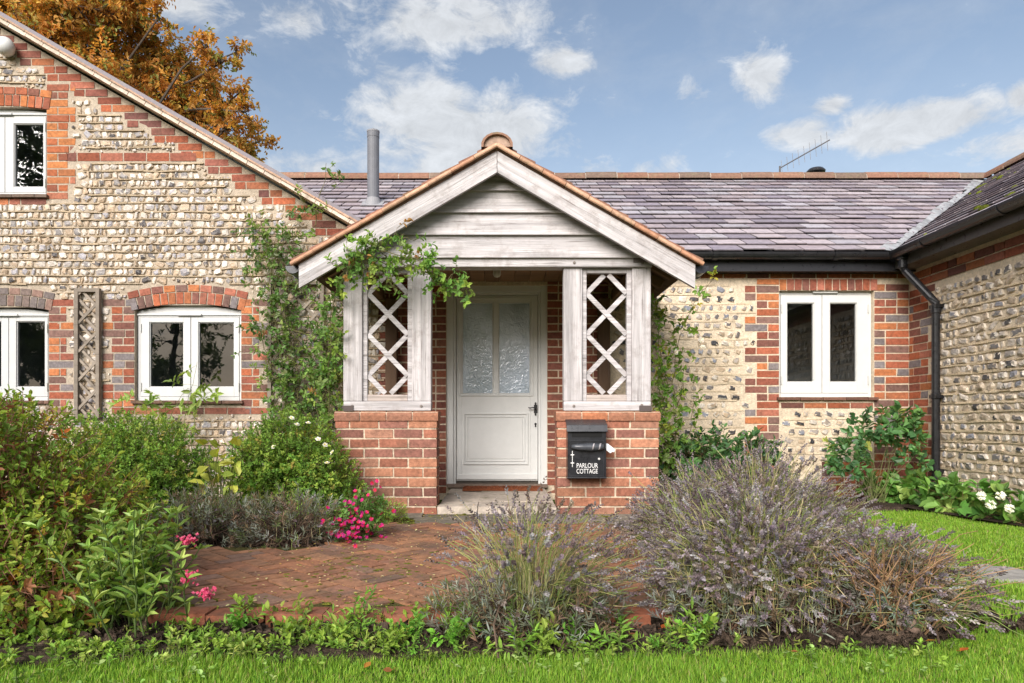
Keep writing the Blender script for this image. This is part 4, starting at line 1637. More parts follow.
    cl.build('ceiling_boards', M_DARKWOOD, t)
    # pegs
    pg = MB()
    for px_, py_ in ((574, 263), (574, 406), (642, 263.5), (642, 405), (352, 406), (421, 406), (421, 263), (352, 263)):
        pg.lathe((x(px_), YP + (.0115 if py_ > 300 else -.016), z(py_)), (0, -1, 0), [(.011, 0), (.011, .008), (.006, .011)], (.22, .19, .17), 8)
    pg.build('peg', M_DARKWOOD, t)
    # stone floor slabs
    fl = MB()
    za = .05
    xs = [-.475, -.17, .16, .43]
    for y0, y1 in ((5.17, 5.5), (5.51, 6.60)):
        for a, b in zip(xs[:-1], xs[1:]):
            fl.box((a + .003, y0 + rng.uniform(-.012, .0), -.04), (b - .003, y1 - .004, za + rng.normal(0, .003)), np.array([.42, .36, .30]) * rng.uniform(.85, 1.1), .003, rng)
    fl.build('step', M_STONE, t)


build_porch()


def build_fittings():
    rng = np.random.default_rng(51)
    # porch ceiling light
    t = thing('ceiling_light', 'small glass light fitting hanging from the porch ceiling', 'light', (X(497, 5.9), 5.9, 2.05))
    c = (X(497, 5.9), 5.9, 2.051)
    m = MB(); m.lathe(c, (0, 0, -1), [(.03, 0), (.03, .012), (.02, .02), (.018, .035)], (.10, .095, .09), 14); m.build('base', M_BLACK, t)
    m = MB(); m.lathe(c, (0, 0, -1), [(.018, .035), (.034, .05), (.036, .085), (.026, .105), (.005, .112)], (.55, .55, .50), 14); m.build('lamp_shade', M_PLAIN, t, smooth=True)
    # door mat
    d = MB()
    d.box((X(463, 6.4), 6.32, .052), (X(542, 6.4), 6.565, .074), (.26, .085, .04), .002, rng)
    for i in range(900):
        px, py = rng.uniform(X(463, 6.4), X(542, 6.4)), rng.uniform(6.33, 6.56)
        s = .006
        d.obox((px, py, .075), (s * .4, 0, 0), (0, s * .4, 0), (rng.normal(0, .002), rng.normal(0, .002), .005), np.array([.27, .09, .045]) * rng.uniform(.6, 1.4))
    tag(d.build('door_mat', M_MAT), 'reddish brown coir mat lying on the porch step before the door', 'doormat')
    # letterbox on the right-hand pier
    D = YP
    x = lambda px: X(px, D - .06)
    z = lambda py: Z(py, D - .06)
    yb, yf = D - .004, D - .115
    t = thing('letterbox', 'black metal letterbox with white lettering mounted on the brick porch pier', 'letterbox', (x(586), D, z(478)))
    K = np.array([.012, .013, .016])
    b = MB()
    xa, xb, za, zb = x(567), x(605), z(478), z(421)
    b.prism([(xa, yb, za), (xa, yf, za), (xa, yf, z(431)), (xa, yf + .02, z(424)), (xa, yb, zb)], (xb - xa, 0, 0), K)
    b.box((xa - .004, yf - .004, za - .001), (xb + .004, yb, za + .012), K)
    b.build('body', M_BLACK, t, bevel=.004)
    h = MB()
    h.prism([(xa - .008, yb, z(419)), (xa - .008, yf - .006, z(425)), (xa - .008, yf - .022, z(431.5)), (xa - .008, yf - .018, z(432)), (xa - .008, yf - .002, z(426.5)), (xa - .008, yb, z(420.5))], (xb - xa + .016, 0, 0), K * 1.8)
    h.build('lid', M_BLACK, t, bevel=.002)
    s = MB()
    s.box((x(571), yf - .003, z(437)), (x(601), yf - .0005, z(432)), (.002, .002, .002))
    s.build('slot', M_PLAIN, t)
    f = MB()
    for (a, bb, c, d_) in ((569, 603, 440, 440.8), (569, 603, 475.2, 476), (569, 569.7, 440.8, 475.2), (602.3, 603, 440.8, 475.2)):
        f.box((x(a), yf - .004, z(d_)), (x(bb), yf - .0005, z(c)), K * 1.6)
    f.build('door', M_BLACK, t, bevel=.001)
    lk = MB()
    lk.lathe((x(598), yf - .0005, z(458.5)), (0, -1, 0), [(.009, 0), (.009, .005), (.006, .007)], (.55, .55, .53), 12)
    lk.build('lock', M_STEEL, t)
    W = np.array([.72, .72, .70])
    ey = MB()
    ex = x(571.6)
    yy = yf - .0045
    ey.box((ex - .0022, yy, z(466.5)), (ex + .0022, yy + .0035, z(450.5)), W)
    for py in (454.5, 462.5):
        ey.box((ex - .013, yy - .001, z(py + .5)), (ex + .013, yy + .002, z(py - .5)), W)
        ey.prism([(ex + r_ * math.cos(q), yy - .002, z(py) + r_ * math.sin(q)) for q, r_ in zip(np.arange(8) * math.pi / 4, [.009, .004] * 4)], (0, .003, 0), W)
    ey.build('ornament', M_PLAIN, t)
    for txt, py, wpx in (('PARLOUR', 467.3, 21.2), ('COTTAGE', 472.9, 21.2)):
        cu = bpy.data.curves.new('lettering', 'FONT')
        cu.body = txt
        cu.size = 1
        cu.extrude = .02
        cu.offset = .0
        cu.align_x = 'CENTER'
        o = bpy.data.objects.new('lettering', cu)
        COL.objects.link(o)
        bpy.context.view_layer.update()
        wd = max(o.dimensions.x, .1)
        ht = max(o.dimensions.y, .1)
        sx = wpx / 683 * (D - .12) / wd
        sz = 4.7 / 683 * (D - .12) / ht
        o.scale = (sx, sz, .05)
        o.rotation_euler = (math.pi / 2, 0, 0)
        me = bpy.data.meshes.new_from_object(o.evaluated_get(bpy.context.evaluated_depsgraph_get()))
        bpy.data.objects.remove(o)
        o = bpy.data.objects.new('lettering', me)
        COL.objects.link(o)
        o.scale = (sx, sz, .05)
        o.rotation_euler = (math.pi / 2, 0, 0)
        me.materials.clear()
        me.materials.append(M_LET)
        o.parent = t
        o.location = Vector((x(586.2), yf - .0025, z(py))) - WL[t.name]
    # rolled paper in clear film across the box, and a letter at its side
    p = MB()
    n = 9
    us = np.linspace(0, 1, n)
    P = np.array([[(x(570.5) + u * (x(602.5) - x(570.5)), yf - .022 - .004 * math.sin(u * 7), z(446.3) - .004 * math.sin(u * 3)) for u in us]])
    p.tubes(P, np.array([[.012, .02, .026, .027, .030, .032, .028, .026, .018]]), np.array([.06, .065, .075]), 9)
    for u in (.66, .86):
        p.obox((x(570.5) + u * (x(602.5) - x(570.5)), yf - .045, z(446)), (.006, 0, .002), (0, .006, 0), (.004, 0, .022), (.35, .33, .34))
    tag(p.build('wrapped_magazine', M_BLACK, smooth=True), 'dark magazine rolled in shiny film across the front of the letterbox', 'magazine')
    e = MB()
    pts = [(604.6, 443.2), (607.2, 443.5), (614.6, 449.4), (613.2, 452.0), (611.5, 451.6), (609.8, 453), (604.6, 449.2)]
    e.prism([(x(a), yf + .02, z(b_)) for a, b_ in pts], (.0, .006, .0), (.74, .76, .78))
    tag(e.build('letter', M_PLAIN), 'white folded letter sticking out beside the black letterbox', 'letter')
    # television aerial behind the ridge
    D = 10.3
    x = lambda px: X(px, D)
    z = lambda py: Z(py, D)
    t = thing('tv_aerial', 'thin rod television aerial rising above the cottage ridge', 'aerial', (x(780), D, z(185)))
    m = MB(); m.tubes([[(x(780), D, z(190)), (x(780), D, z(166))]], .014, (.09, .085, .085), 8); m.build('mast', M_STEEL, t)
    A, Bv = np.array([x(780), D, z(168)]), np.array([x(822), D - .25, z(146.5)])
    m = MB(); m.tubes([[A, Bv]], .009, (.10, .095, .10), 8); m.build('boom', M_STEEL, t)
    m = MB()
    for i in range(9):
        c = A + (Bv - A) * (i + .35) / 8.8
        ln = .10 + .005 * i
        m.tubes([[c + np.array([.01, 0, -ln]), c + np.array([-.01, 0, ln])]], .0035, (.22, .22, .23), 5)
    m.build('rod', M_STEEL, t)


M_LET = attr_mat('lettering', 0.5, 0.3, 5, 0.0)
_n = M_LET.node_tree.nodes
for _q in _n:
    if _q.type == 'BSDF_PRINCIPLED':
        for _l in list(M_LET.node_tree.links):
            if _l.to_socket == _q.inputs['Base Color']:
                M_LET.node_tree.links.remove(_l)
        _q.inputs['Base Color'].default_value = (.75, .75, .74, 1)
build_fittings()


def build_trellises():
    rng = np.random.default_rng(61)
    D = YW - .05
    x = lambda px: X(px, D)
    z = lambda py: Z(py, D)
    C = np.array([.22, .185, .15])

    def trellis(a, b, top, bot, pitch, both, label, thick=.035):
        t = thing('trellis', label, 'trellis', (x((a + b) / 2), D, z(bot)), 'timber trellises on the gabled house')
        f = MB()
        w = .034
        f.box((x(a), D - .02, z(bot)), (x(a) + w, D + .02, z(top)), C * rng.uniform(.9, 1.15), .001, rng)
        f.box((x(b) - w, D - .02, z(bot)), (x(b), D + .02, z(top)), C * rng.uniform(.9, 1.15), .001, rng)
        f.box((x(a) + w, D - .02, z(top) - w), (x(b) - w, D + .02, z(top)), C, .001, rng)
        f.box((x(a) + w, D - .02, z(bot)), (x(b) - w, D + .02, z(bot) + w), C, .001, rng)
        f.build('frame', M_DARKWOOD, t)
        s = MB()
        ia, ib, lo, hi = x(a) + w, x(b) - w, z(bot) + w, z(top) - w
        for sg in (1, -1):
            if sg == 1 and not both:
                k = 2.4
            else:
                k = 1.0
            c0 = lo - (ib - ia) - .05
            while c0 < hi + (ib - ia):
                u0, u1 = ia, ib
                f0 = lambda u: c0 + (u - ia) * 1.05 if sg == 1 else c0 + (ib - u) * 1.05
                pts = []
                for u in np.linspace(u0, u1, 60):
                    if lo <= f0(u) <= hi:
                        pts.append((u, f0(u)))
                if len(pts) > 3:
                    yy = D - .006 * sg
                    s.bar((pts[0][0], yy, pts[0][1]), (pts[-1][0], yy, pts[-1][1]), .024, .010, (0, 1, 0), C * rng.uniform(1.0, 1.5))
                c0 += pitch * k
        s.build('slats', M_DARKWOOD, t)
    trellis(75, 100, 288.5, 418, .115, False, 'narrow grey timber trellis between the two lower windows of the gabled house')
    trellis(268, 324, 281, 445, .185, True, 'wide timber trellis overgrown by the climber beside the porch')


build_trellises()


# ------------------------------------------------------------------ planting
GZ = -.04
LEAF_GAIN = 1.6


def rv(rng, n):
    return unit(rng.normal(0, 1, (n, 3)))


def pick(rng, pal, n, wts=None, var=.22):
    pal = np.asarray(pal, float)
    p = None if wts is None else np.array(wts, float) / np.sum(wts)
    i = rng.choice(len(pal), n, p=p)
    return LEAF_GAIN * pal[i] * rng.uniform(1 - var, 1 + var, (n, 1)) * rng.uniform(.93, 1.07, (n, 3))


def lobe_points(rng, lobes, n, shell=.45, zmin=GZ):
    lobes = np.asarray(lobes, float)
    vol = np.prod(lobes[:, 3:6], axis=1) ** (2 / 3)
    k = rng.choice(len(lobes), n, p=vol / vol.sum())
    d = rv(rng, n)
    r = rng.random(n) ** shell
    P = lobes[k, :3] + d * lobes[k, 3:6] * r[:, None]
    m = P[:, 2] > zmin
    return P[m], d[m], lobes[k][m]


def sprigs(mb, rng, P, axis, per, ls, leaf, wid, pal, wts=None, spread=.75, fold=.16, droop=.12, stem=None, var=.22, pervar=.3):
    """short shoots with leaves set round them"""
    n = len(P)
    axis = unit(axis)
    ref = np.where(np.abs(axis[:, 2:3]) > .9, np.array([1.0, 0, 0]), np.array([0, 0, 1.0]))
    A = unit(np.cross(axis, ref))
    B = np.cross(axis, A)
    base = pick(rng, pal, n, wts, var)
    ls = ls * rng.uniform(.6, 1.3, n)
    for q in range(per):
        t = (q + .5) / per
        a = q * 2.4 + rng.uniform(0, 6.3, n)
        rad = A * np.cos(a)[:, None] + B * np.sin(a)[:, None]
        d = unit(axis * (1 - spread * (1 - .5 * t)) + rad * spread * (1.15 - .6 * t) + rng.normal(0, .12, (n, 3)))
        pos = P + axis * (ls * t)[:, None]
        nr = unit(axis * 1.0 - rad * .2 + np.array([0, 0, .5]) + rng.normal(0, .3, (n, 3)))
        sz = rng.uniform(1 - pervar, 1 + pervar, n)
        mb.leaves(pos, d, nr, leaf * sz, wid * sz, base * rng.uniform(.85, 1.15, (n, 1)), fold, droop)
    if stem is not None:
        Pp = np.stack([P - axis * (ls * .3)[:, None], P + axis * (ls * .5)[:, None], P + axis * ls[:, None]], 1)
        mb.tubes(Pp, [.0022, .0017, .001], stem, 3, cap=False)


def arcs(rng, A, B, K=5, sag=0.0, wob=.03):
    """curved paths from A to B (N,3)"""
    t = np.linspace(0, 1, K)[None, :, None]
    P = A[:, None] * (1 - t) + B[:, None] * t
    ln = np.linalg.norm(B - A, axis=1)[:, None, None]
    P = P + np.array([0, 0, 1.0]) * (4 * t * (1 - t)) * ln * sag
    w = rng.normal(0, wob, P.shape) * ln * np.sin(math.pi * np.clip(t, .0, 1))
    return P + w


GREENS = np.array([[.075, .135, .022], [.11, .17, .028], [.055, .10, .02], [.15, .19, .035], [.19, .20, .035]])


def shrub(name, label, cat, lobes, n, leaf, wid, pal, wts, seed, per=6, ls=.05, twigs=120, twig_col=(.16, .085, .055), twig_r=.003,
          extra=None, group=None, up=.5, mat=None, base=None, shell=.42):
    rng = np.random.default_rng(seed)
    lobes = np.asarray(lobes, float)
    c = lobes[:, :3].mean(0) if base is None else np.array(base, float)
    t = thing(name, label, cat, (c[0], c[1], GZ), group)
    mb = MB()
    P, d, lb = lobe_points(rng, lobes, n, shell)
    ax = d + np.array([0, 0, up]) + rng.normal(0, .35, d.shape)
    sprigs(mb, rng, P, ax, per, ls, leaf, wid, pal, wts, stem=np.array(twig_col) * 1.2)
    mb.build('foliage', mat or M_LEAF, t)
    if twigs:
        tm = MB()
        Q, d, lb = lobe_points(rng, lobes, twigs, .35)
        k = len(Q)
        A = np.stack([c[0] + rng.normal(0, .35, k) * lobes[:, 3].max() * .6, c[1] + rng.normal(0, .3, k) * lobes[:, 4].max() * .6, np.full(k, GZ)], 1)
        cc = np.array(twig_col) * rng.uniform(.6, 1.5, (k, 1))
        tm.tubes(arcs(rng, A, Q, 6, .10, .03), np.linspace(twig_r, twig_r * .35, 6), cc, 4, cap=False)
        tm.build('branch', M_DRY, t)
    if extra:
        extra(t, rng)
    return t


def blossoms(mb, rng, P, r, pal, petals=5, face=None, cup=.35, layers=1):
    """open flowers of rounded petals"""
    n = len(P)
    f = unit((np.array([0, -.7, .6]) if face is None else face) + rng.normal(0, .35, (n, 3)))
    A = unit(np.cross(f, np.array([.1, .2, 1.0])))
    B = np.cross(f, A)
    for L_ in range(layers):
        s = 1 - .35 * L_
        for q in range(petals):
            a = q * 2 * math.pi / petals + L_ * .6
            d = A * math.cos(a) + B * math.sin(a) + f * (cup + .5 * L_)
            mb.leaves(P + f * .003 * L_, d, f, r * s * rng.uniform(.85, 1.1, n), r * s * .95, pick(rng, pal, n, None, .1), -.05, .15)


def tubes_to_flowers(mb, rng, A, B, col, r=.0018):
    mb.tubes(arcs(rng, A, B, 5, .05, .02), r, col, 3, cap=False)


# --- lavender
SPIKE = np.array([[.140, .115, .128], [.18, .152, .168], [.11, .085, .085], [.235, .21, .222], [.15, .12, .10]])
STRAW = np.array([[.18, .20, .065], [.22, .205, .085], [.14, .18, .05], [.25, .22, .12]])
SILVER = np.array([[.165, .185, .145], [.23, .255, .215], [.12, .135, .09], [.18, .18, .15], [.12, .16, .055]])


def lavender(label, cx, cy, R, H, n, seed, lean=(0, 0), foliage=420, spike_len=.055, straw=0, dry_leaf=0, lobes=None, fol_h=.5, twigs=120,
             pal_stem=STRAW, pal_spike=SPIKE, group='lavender bushes along the brick paving', spread=1.0, ry=1.0, drop=.60, fan=.80):
    rng = np.random.default_rng(seed)
    t = thing('lavender', label, 'lavender', (cx, cy, GZ), group)
    c = np.array([cx, cy, GZ])
    # stems stand in uneven tufts, each with its own height and lean
    nt = max(5, n // 26)
    ta = rng.uniform(0, 2 * math.pi, nt)
    tu = np.sqrt(rng.random(nt))
    th = rng.uniform(.72, 1.12, nt)
    tl = rng.normal(0, .10, (nt, 2))
    k = rng.choice(nt, n, p=(lambda q: q / q.sum())(rng.uniform(.4, 1.6, nt)))
    u = np.clip(tu[k] + rng.normal(0, .17, n), 0.02, 1.12)
    a = ta[k] + rng.normal(0, .30, n) / np.maximum(tu[k], .25)
    tip = c + np.stack([np.cos(a) * u * R + lean[0] * u + tl[k, 0] * R, np.sin(a) * u * R * ry + lean[1] * u + tl[k, 1] * R,
                        H * th[k] * (1 - drop * u ** 2) * rng.uniform(.70, 1.12, n)], 1)
    tip[:, 2] = np.maximum(tip[:, 2], GZ + .08)
    root = c + (tip - c) * np.array([fan, fan, 0]) + np.stack([0 * u, 0 * u, .01 + H * .42 * (1 - .75 * u ** 2) * np.where(fan > .6, 1, .6)], 1)
    K = 6
    tt = np.linspace(0, 1, K)[None, :, None]
    P = root[:, None] * (1 - tt) + tip[:, None] * tt
    out = unit((tip - root) * np.array([1, 1, 0]))
    P = P - out[:, None] * (np.sin(math.pi * tt) * .03 * spread) + np.array([0, 0, 1.0]) * np.sin(math.pi * tt) * .03
    P += rng.normal(0, .009, P.shape) * tt + (rng.random((n, 1, 1)) < .08) * rng.normal(0, .05, (n, 1, 3)) * tt ** 2
    sm = MB()
    sm.tubes(P, .0014, pick(rng, pal_stem, n, None, .2), 3, cap=False)
    sm.build('stems', M_DRY, t)
    d = unit(P[:, -1] - P[:, -2])
    fm = MB()
    sl = spike_len * rng.uniform(.6, 1.35, n)
    col = pick(rng, pal_spike, n, None, .25)
    A = unit(np.cross(d, np.array([.3, .2, 1.0])))
    B = np.cross(d, A)
    W = 6
    for w in range(W):
        for q in range(3):
            an = q * 2.094 + w * .9 + rng.uniform(0, .6, n)
            rad = A * np.cos(an)[:, None] + B * np.sin(an)[:, None]
            keep = rng.random(n) < (.92 if w else .6)
            pos = P[:, -1] + d * (sl * (w / W - .15))[:, None]
            k = np.where(keep)[0]
            s = rng.uniform(.8, 1.3, len(k)) * (1.0 - .35 * abs(w / (W - 1) - .45))
            fm.leaves(pos[k], (rad * .75 + d * .8)[k], rad[k], .0125 * s, .0082 * s, col[k] * rng.uniform(.75, 1.3, (len(k), 1)), .1, .0)
    fm.build('flower_spikes', M_PETAL, t)
    # low silver foliage
    gm = MB()
    lb = [(cx, cy, GZ + H * fol_h * .35, R * .78, R * .78 * ry, H * fol_h * .75)] if lobes is None else lobes
    Q, dd, _ = lobe_points(rng, lb, foliage, .35)
    sprigs(gm, rng, Q, dd + np.array([0, 0, .9]) + rng.normal(0, .25, dd.shape), 11, .06, .034, .0052, SILVER if not dry_leaf else np.vstack([SILVER, [[.16, .11, .075]], [[.20, .14, .09]]]), None, spread=.62, fold=.05, stem=np.array([.16, .15, .11]), pervar=.2)
    gm.build('foliage', M_LEAF, t)
    if twigs:
        wm = MB()
        b0 = c + np.stack([rng.normal(0, R * .28, twigs), rng.normal(0, R * .28 * ry, twigs), np.full(twigs, .0)], 1)
        Q, dd, _ = lobe_points(rng, lb, twigs, .3)
        m = min(len(Q), twigs)
        wm.tubes(arcs(rng, b0[:m], Q[:m], 5, .08, .05), np.linspace(.0035, .0012, 5), np.array([.11, .075, .055]) * rng.uniform(.6, 1.6, (m, 1)), 4, cap=False)
        wm.build('branch', M_DRY, t)
    if straw:
        wm = MB()
        b0 = c + np.stack([rng.normal(0, R * .2, straw), rng.normal(-R * .25, R * .2, straw), np.full(straw, .02)], 1)
        e = b0 + np.stack([rng.normal(0, R * .5, straw), rng.normal(-R * .15, R * .25, straw), rng.uniform(.5, 1.0, straw) * H * .85], 1)
        wm.tubes(arcs(rng, b0, e, 6, .08, .04), np.linspace(.003, .001, 6), np.array([.36, .22, .12]) * rng.uniform(.6, 1.4, (straw, 1)), 4, cap=False)
        wm.build('dead_stems', M_DRY, t)
    return t


def build_lavenders():
    lavender('small mauve lavender bush in front of the brick paving', .10, 2.47, .42, .41, 330, 101, fan=.50, foliage=620, fol_h=.62, twigs=620, dry_leaf=1, drop=.45, lobes=[(.06, 2.42, -.01, .31, .22, .15), (.20, 2.38, -.01, .24, .19, .14)])
    lavender('large grey mauve lavender bush right of the paving with its spikes upright', 0.97, 2.64, .43, .43, 1700, 102, foliage=650, fol_h=.60, twigs=700, dry_leaf=1, lobes=[(.97, 2.56, .0, .40, .34, .20), (.82, 2.44, .0, .26, .20, .15)])
    lavender('lavender bush farthest back below the right cottage window', 1.40, 3.72, .60, .54, 1700, 103, foliage=300, fol_h=.6, twigs=120, ry=.8)
    lavender('lavender bush beside the right brick pier under the letterbox side', 1.04, 3.55, .34, .49, 700, 105, foliage=200, fol_h=.6, twigs=80)
    lavender('half dead lavender bush with straw coloured bare stems at the lawn edge', 1.38, 2.56, .36, .36, 420, 104, fan=.62, lean=(.16, 0), foliage=380, dry_leaf=1, straw=230, fol_h=.62, twigs=800, lobes=[(1.38, 2.52, .05, .30, .26, .21), (1.53, 2.58, .07, .2, .2, .17)])
    g = 'grey clipped lavenders left of the paving'
    lavender('silver grey lavender mound without flowers beside the yellow green leaves', -1.72, 3.98, .32, .26, 30, 111, foliage=420, fol_h=1.15, twigs=420, dry_leaf=1, group=g, lobes=[(-1.72, 3.98, .06, .34, .28, .22)])
    lavender('silver grey lavender mound with bare brown stems beside the magenta flowers', -1.22, 3.98, .32, .26, 24, 112, foliage=420, fol_h=1.15, twigs=520, dry_leaf=1, group=g, lobes=[(-1.22, 3.98, .05, .33, .28, .22)])
    # small silver shoots at the foot of the half dead bush
    rng = np.random.default_rng(120)
    mb = MB()
    P = np.stack([rng.normal(1.35, .04, 22), rng.normal(2.36, .03, 22), rng.uniform(-.03, .05, 22)], 1)
    sprigs(mb, rng, P, rng.normal(0, .5, (22, 3)) + np.array([0, -.2, 1.2]), 14, .055, .034, .0055, SILVER * np.array([1.0, 1.2, 1.25]), None, spread=.7, stem=np.array([.2, .22, .18]))
    tag(mb.build('lavender_seedling', M_LEAF), 'small silver green lavender seedling at the foot of the half dead bush', 'seedling')


build_lavenders()


def build_shrubs():
    Lp = np.array([[.13, .20, .03], [.185, .25, .036], [.085, .145, .022], [.26, .275, .045], [.33, .27, .04], [.36, .12, .03], [.20, .085, .04]])
    # big mixed shrub at the left edge
    shrub('leafy_shrub', 'large unkempt green shrub with orange leaves and bare twigs at the left edge', 'shrub',
          [(-2.0, 2.65, .36, .42, .45, .43), (-1.82, 2.5, .08, .36, .35, .28), (-1.70, 2.75, .25, .28, .35, .28), (-2.5, 2.8, .4, .5, .5, .5), (-2.25, 2.95, .45, .32, .3, .34), (-1.56, 2.45, .02, .22, .25, .20), (-2.05, 2.5, .62, .26, .3, .2)],
          4400, .027, .0150, Lp, [4, 4, 3, 1.6, .3, .25, 1.3], 201, per=7, ls=.07, twigs=700, twig_col=(.24, .12, .08), twig_r=.0035, shell=.32)
    # lance-leaved valerian before it
    rng = np.random.default_rng(202)
    t = thing('valerian', 'upright valerian with lance shaped pale leaves and pink flower heads', 'plant', (-1.28, 2.42, GZ))
    mb, st, fl = MB(), MB(), MB()
    n = 46
    A = np.stack([rng.normal(-1.31, .07, n), rng.normal(2.42, .07, n), np.full(n, GZ)], 1)
    Bt = A + np.stack([rng.normal(.01, .075, n), rng.normal(-.02, .08, n), rng.uniform(.20, .42, n)], 1)
    Pp = arcs(rng, A, Bt, 7, .03, .02)
    st.tubes(Pp, np.linspace(.0035, .002, 7), (.13, .19, .06), 5, cap=False)
    for k in range(1, 7):
        d = unit(Pp[:, k] - Pp[:, k - 1])
        for q in range(2 if k < 6 else 4):
            a = q * math.pi / (1 if k < 6 else 2) + k * 1.57 + rng.uniform(-.4, .4, n)
            rad = np.stack([np.cos(a), np.sin(a), np.zeros(n)], 1)
            mb.leaves(Pp[:, k], rad + d * .95, d, rng.uniform(.045, .075, n) * (1.1 - k * .05), rng.uniform(.013, .020, n), pick(rng, [[.16, .25, .05], [.20, .28, .06], [.12, .20, .045], [.24, .30, .08]], n), .12, .25)
    heads = np.array([(X(187, 2.45), 2.45, Z(541, 2.45)), (X(188, 2.35), 2.35, Z(578, 2.35)), (X(206, 2.3), 2.3, Z(593, 2.3)), (X(150, 2.45), 2.45, Z(512, 2.45)), (X(104, 2.4), 2.4, Z(565, 2.4))])
    for i, h in enumerate(heads[:3]):
        b = np.array([[-1.20 + .02 * i, 2.40, .0]])
        st.tubes(arcs(rng, b, h[None] - np.array([0, 0, .01]), 7, .10, .02), .0018, (.17, .22, .09), 4, cap=False)
        m = 46
        P = h + rng.normal(0, 1, (m, 3)) * np.array([.015, .012, .010])
        fl = MB()
        blossoms(fl, rng, P, .0068, [[.36, .035, .09], [.30, .03, .07], [.40, .08, .14]], 4)
        fl.build('flower_head', M_PETAL, t)
    mb.build('leaves', M_LEAFG, t)
    st.build('stems', M_LEAF, t)
    # two rounded evergreens against the gable
    Sp = np.array([[.125, .19, .03], [.18, .235, .036], [.09, .14, .022], [.25, .265, .045], [.27, .20, .045]]) * np.array([.82, .98, 1.05])
    shrub('rounded_shrub', 'rounded small leaved green shrub under the narrow trellis', 'shrub',
          [(-2.42, 4.7, .36, .36, .42, .36), (-2.66, 4.8, .40, .32, .4, .36), (-2.22, 4.7, .26, .24, .36, .28), (-2.35, 4.55, .05, .36, .35, .3), (-2.9, 5.0, .35, .4, .4, .4)],
          4600, .022, .014, Sp * 1.1, [4, 4, 2, 2, .5], 203, per=8, ls=.05, twigs=60, twig_col=(.12, .12, .05))

    def whites(t, rng):
        fb = MB()
        px = [(320, 439), (324.5, 445), (297, 424.5), (311, 423), (289, 418), (335, 452), (274, 447), (327, 463)]
        P = np.array([(X(a, 4.62), 4.62 + rng.normal(0, .03), Z(b, 4.62)) for a, b in px])
        for c in P:
            fb = MB()
            blossoms(fb, rng, c[None], .021, [[.56, .55, .50], [.53, .51, .45]], 5, layers=2)
            blossoms(fb, rng, c[None] + np.array([0, -.008, .004]), .006, [[.45, .34, .06]], 5)
            fb.build('flower', M_PETAL, t)
    shrub('rounded_shrub', 'rounded small leaved shrub dotted with white flowers beside the left brick pier', 'shrub',
          [(-1.52, 4.95, .40, .36, .42, .36), (-1.26, 4.85, .22, .26, .34, .28), (-1.72, 4.95, .33, .27, .36, .31), (-1.25, 4.75, .02, .30, .3, .25)],
          4600, .021, .0135, Sp * 1.1, [4, 4.5, 2, 2.4, .5], 204, per=8, ls=.05, twigs=60, twig_col=(.12, .12, .05), extra=whites)
    # broad yellow-green leaves between them
    rng = np.random.default_rng(205)
    t = thing('hosta', 'broad yellow green leaves between the two rounded shrubs', 'plant', (X(215, 4.35), 4.35, GZ))
    mb, st = MB(), MB()
    n = 26
    px, py = rng.uniform(200, 238, n), rng.uniform(444, 486, n)
    P = np.array([(X(a, 4.35), 4.35 + rng.normal(0, .05), Z(b, 4.35)) for a, b in zip(px, py)])
    A = np.stack([rng.normal(X(215, 4.35), .03, n), np.full(n, 4.42), np.full(n, GZ)], 1)
    st.tubes(arcs(rng, A, P, 5, .05, .02), .0022, (.17, .20, .05), 4, cap=False)
    d = rng.normal(0, .7, (n, 3)) + np.array([0, -.6, .1])
    mb.leaves(P, d, np.array([0, -.5, 1.0]) + rng.normal(0, .3, (n, 3)), rng.uniform(.07, .11, n), rng.uniform(.05, .075, n), pick(rng, [[.30, .32, .05], [.24, .29, .05], [.36, .36, .08]], n), .15, .2)
    mb.build('leaves', M_LEAFG, t)
    st.build('stems', M_LEAF, t)

    # magenta flowers at the foot of the left pier
    def magenta(t, rng):
        fb = MB()
        n = 105
        P = np.stack([rng.normal(X(355, 3.95), .075, n), rng.normal(3.93, .07, n), np.clip(rng.normal(.09, .055, n), -.02, .26)], 1)
        blossoms(fb, rng, P, .0145, [[.28, .008, .07], [.36, .012, .025], [.30, .01, .12], [.20, .008, .09], [.38, .03, .12]], 5)
        P2 = np.array([(X(a, 4.0), 4.0, Z(b, 4.0)) for a, b in ((355, 491), (372, 483), (375, 490), (368, 495), (377, 481), (362, 500), (380, 487))])
        blossoms(fb, rng, P2, .014, [[.36, .012, .12], [.38, .02, .05]], 5)
        tubes_to_flowers(fb, rng, P2 * 0 + np.array([X(358, 4.0), 4.0, .05]), P2, (.12, .17, .05))
        fb.build('flower', M_PETAL, t)
    shrub('flowering_plant', 'low bushy plant covered in magenta and red flowers by the left pier', 'plant',
          [(X(350, 4.0), 4.05, .07, .15, .13, .15), (X(362, 4.05), 4.15, .16, .12, .1, .12)], 260, .026, .016, [[.10, .20, .05], [.14, .24, .06], [.08, .16, .04]], None, 206, per=6, ls=.04, twigs=16, extra=magenta)
    shrub('herb', 'bright green feathery tuft at the corner of the left pier', 'plant', [(X(389, 4.75), 4.75, .02, .10, .10, .10)], 170, .020, .006, [[.17, .28, .04], [.21, .31, .06]], None, 207, per=8, ls=.05, twigs=0)
    # plants along the right-hand walls
    shrub('evergreen_shrub', 'dark glossy shrub between the right porch pier and the cottage window', 'shrub',
          [(2.05, 6.15, .42, .42, .28, .20), (1.7, 6.1, .30, .28, .25, .24), (2.3, 6.2, .28, .26, .22, .2), (1.9, 6.1, .05, .55, .28, .22)], 620, .058, .034, [[.045, .105, .035], [.065, .13, .04], [.035, .085, .03], [.10, .17, .05]], [4, 4, 3, 1], 208, per=5, ls=.06, twigs=50, mat=M_LEAFG)
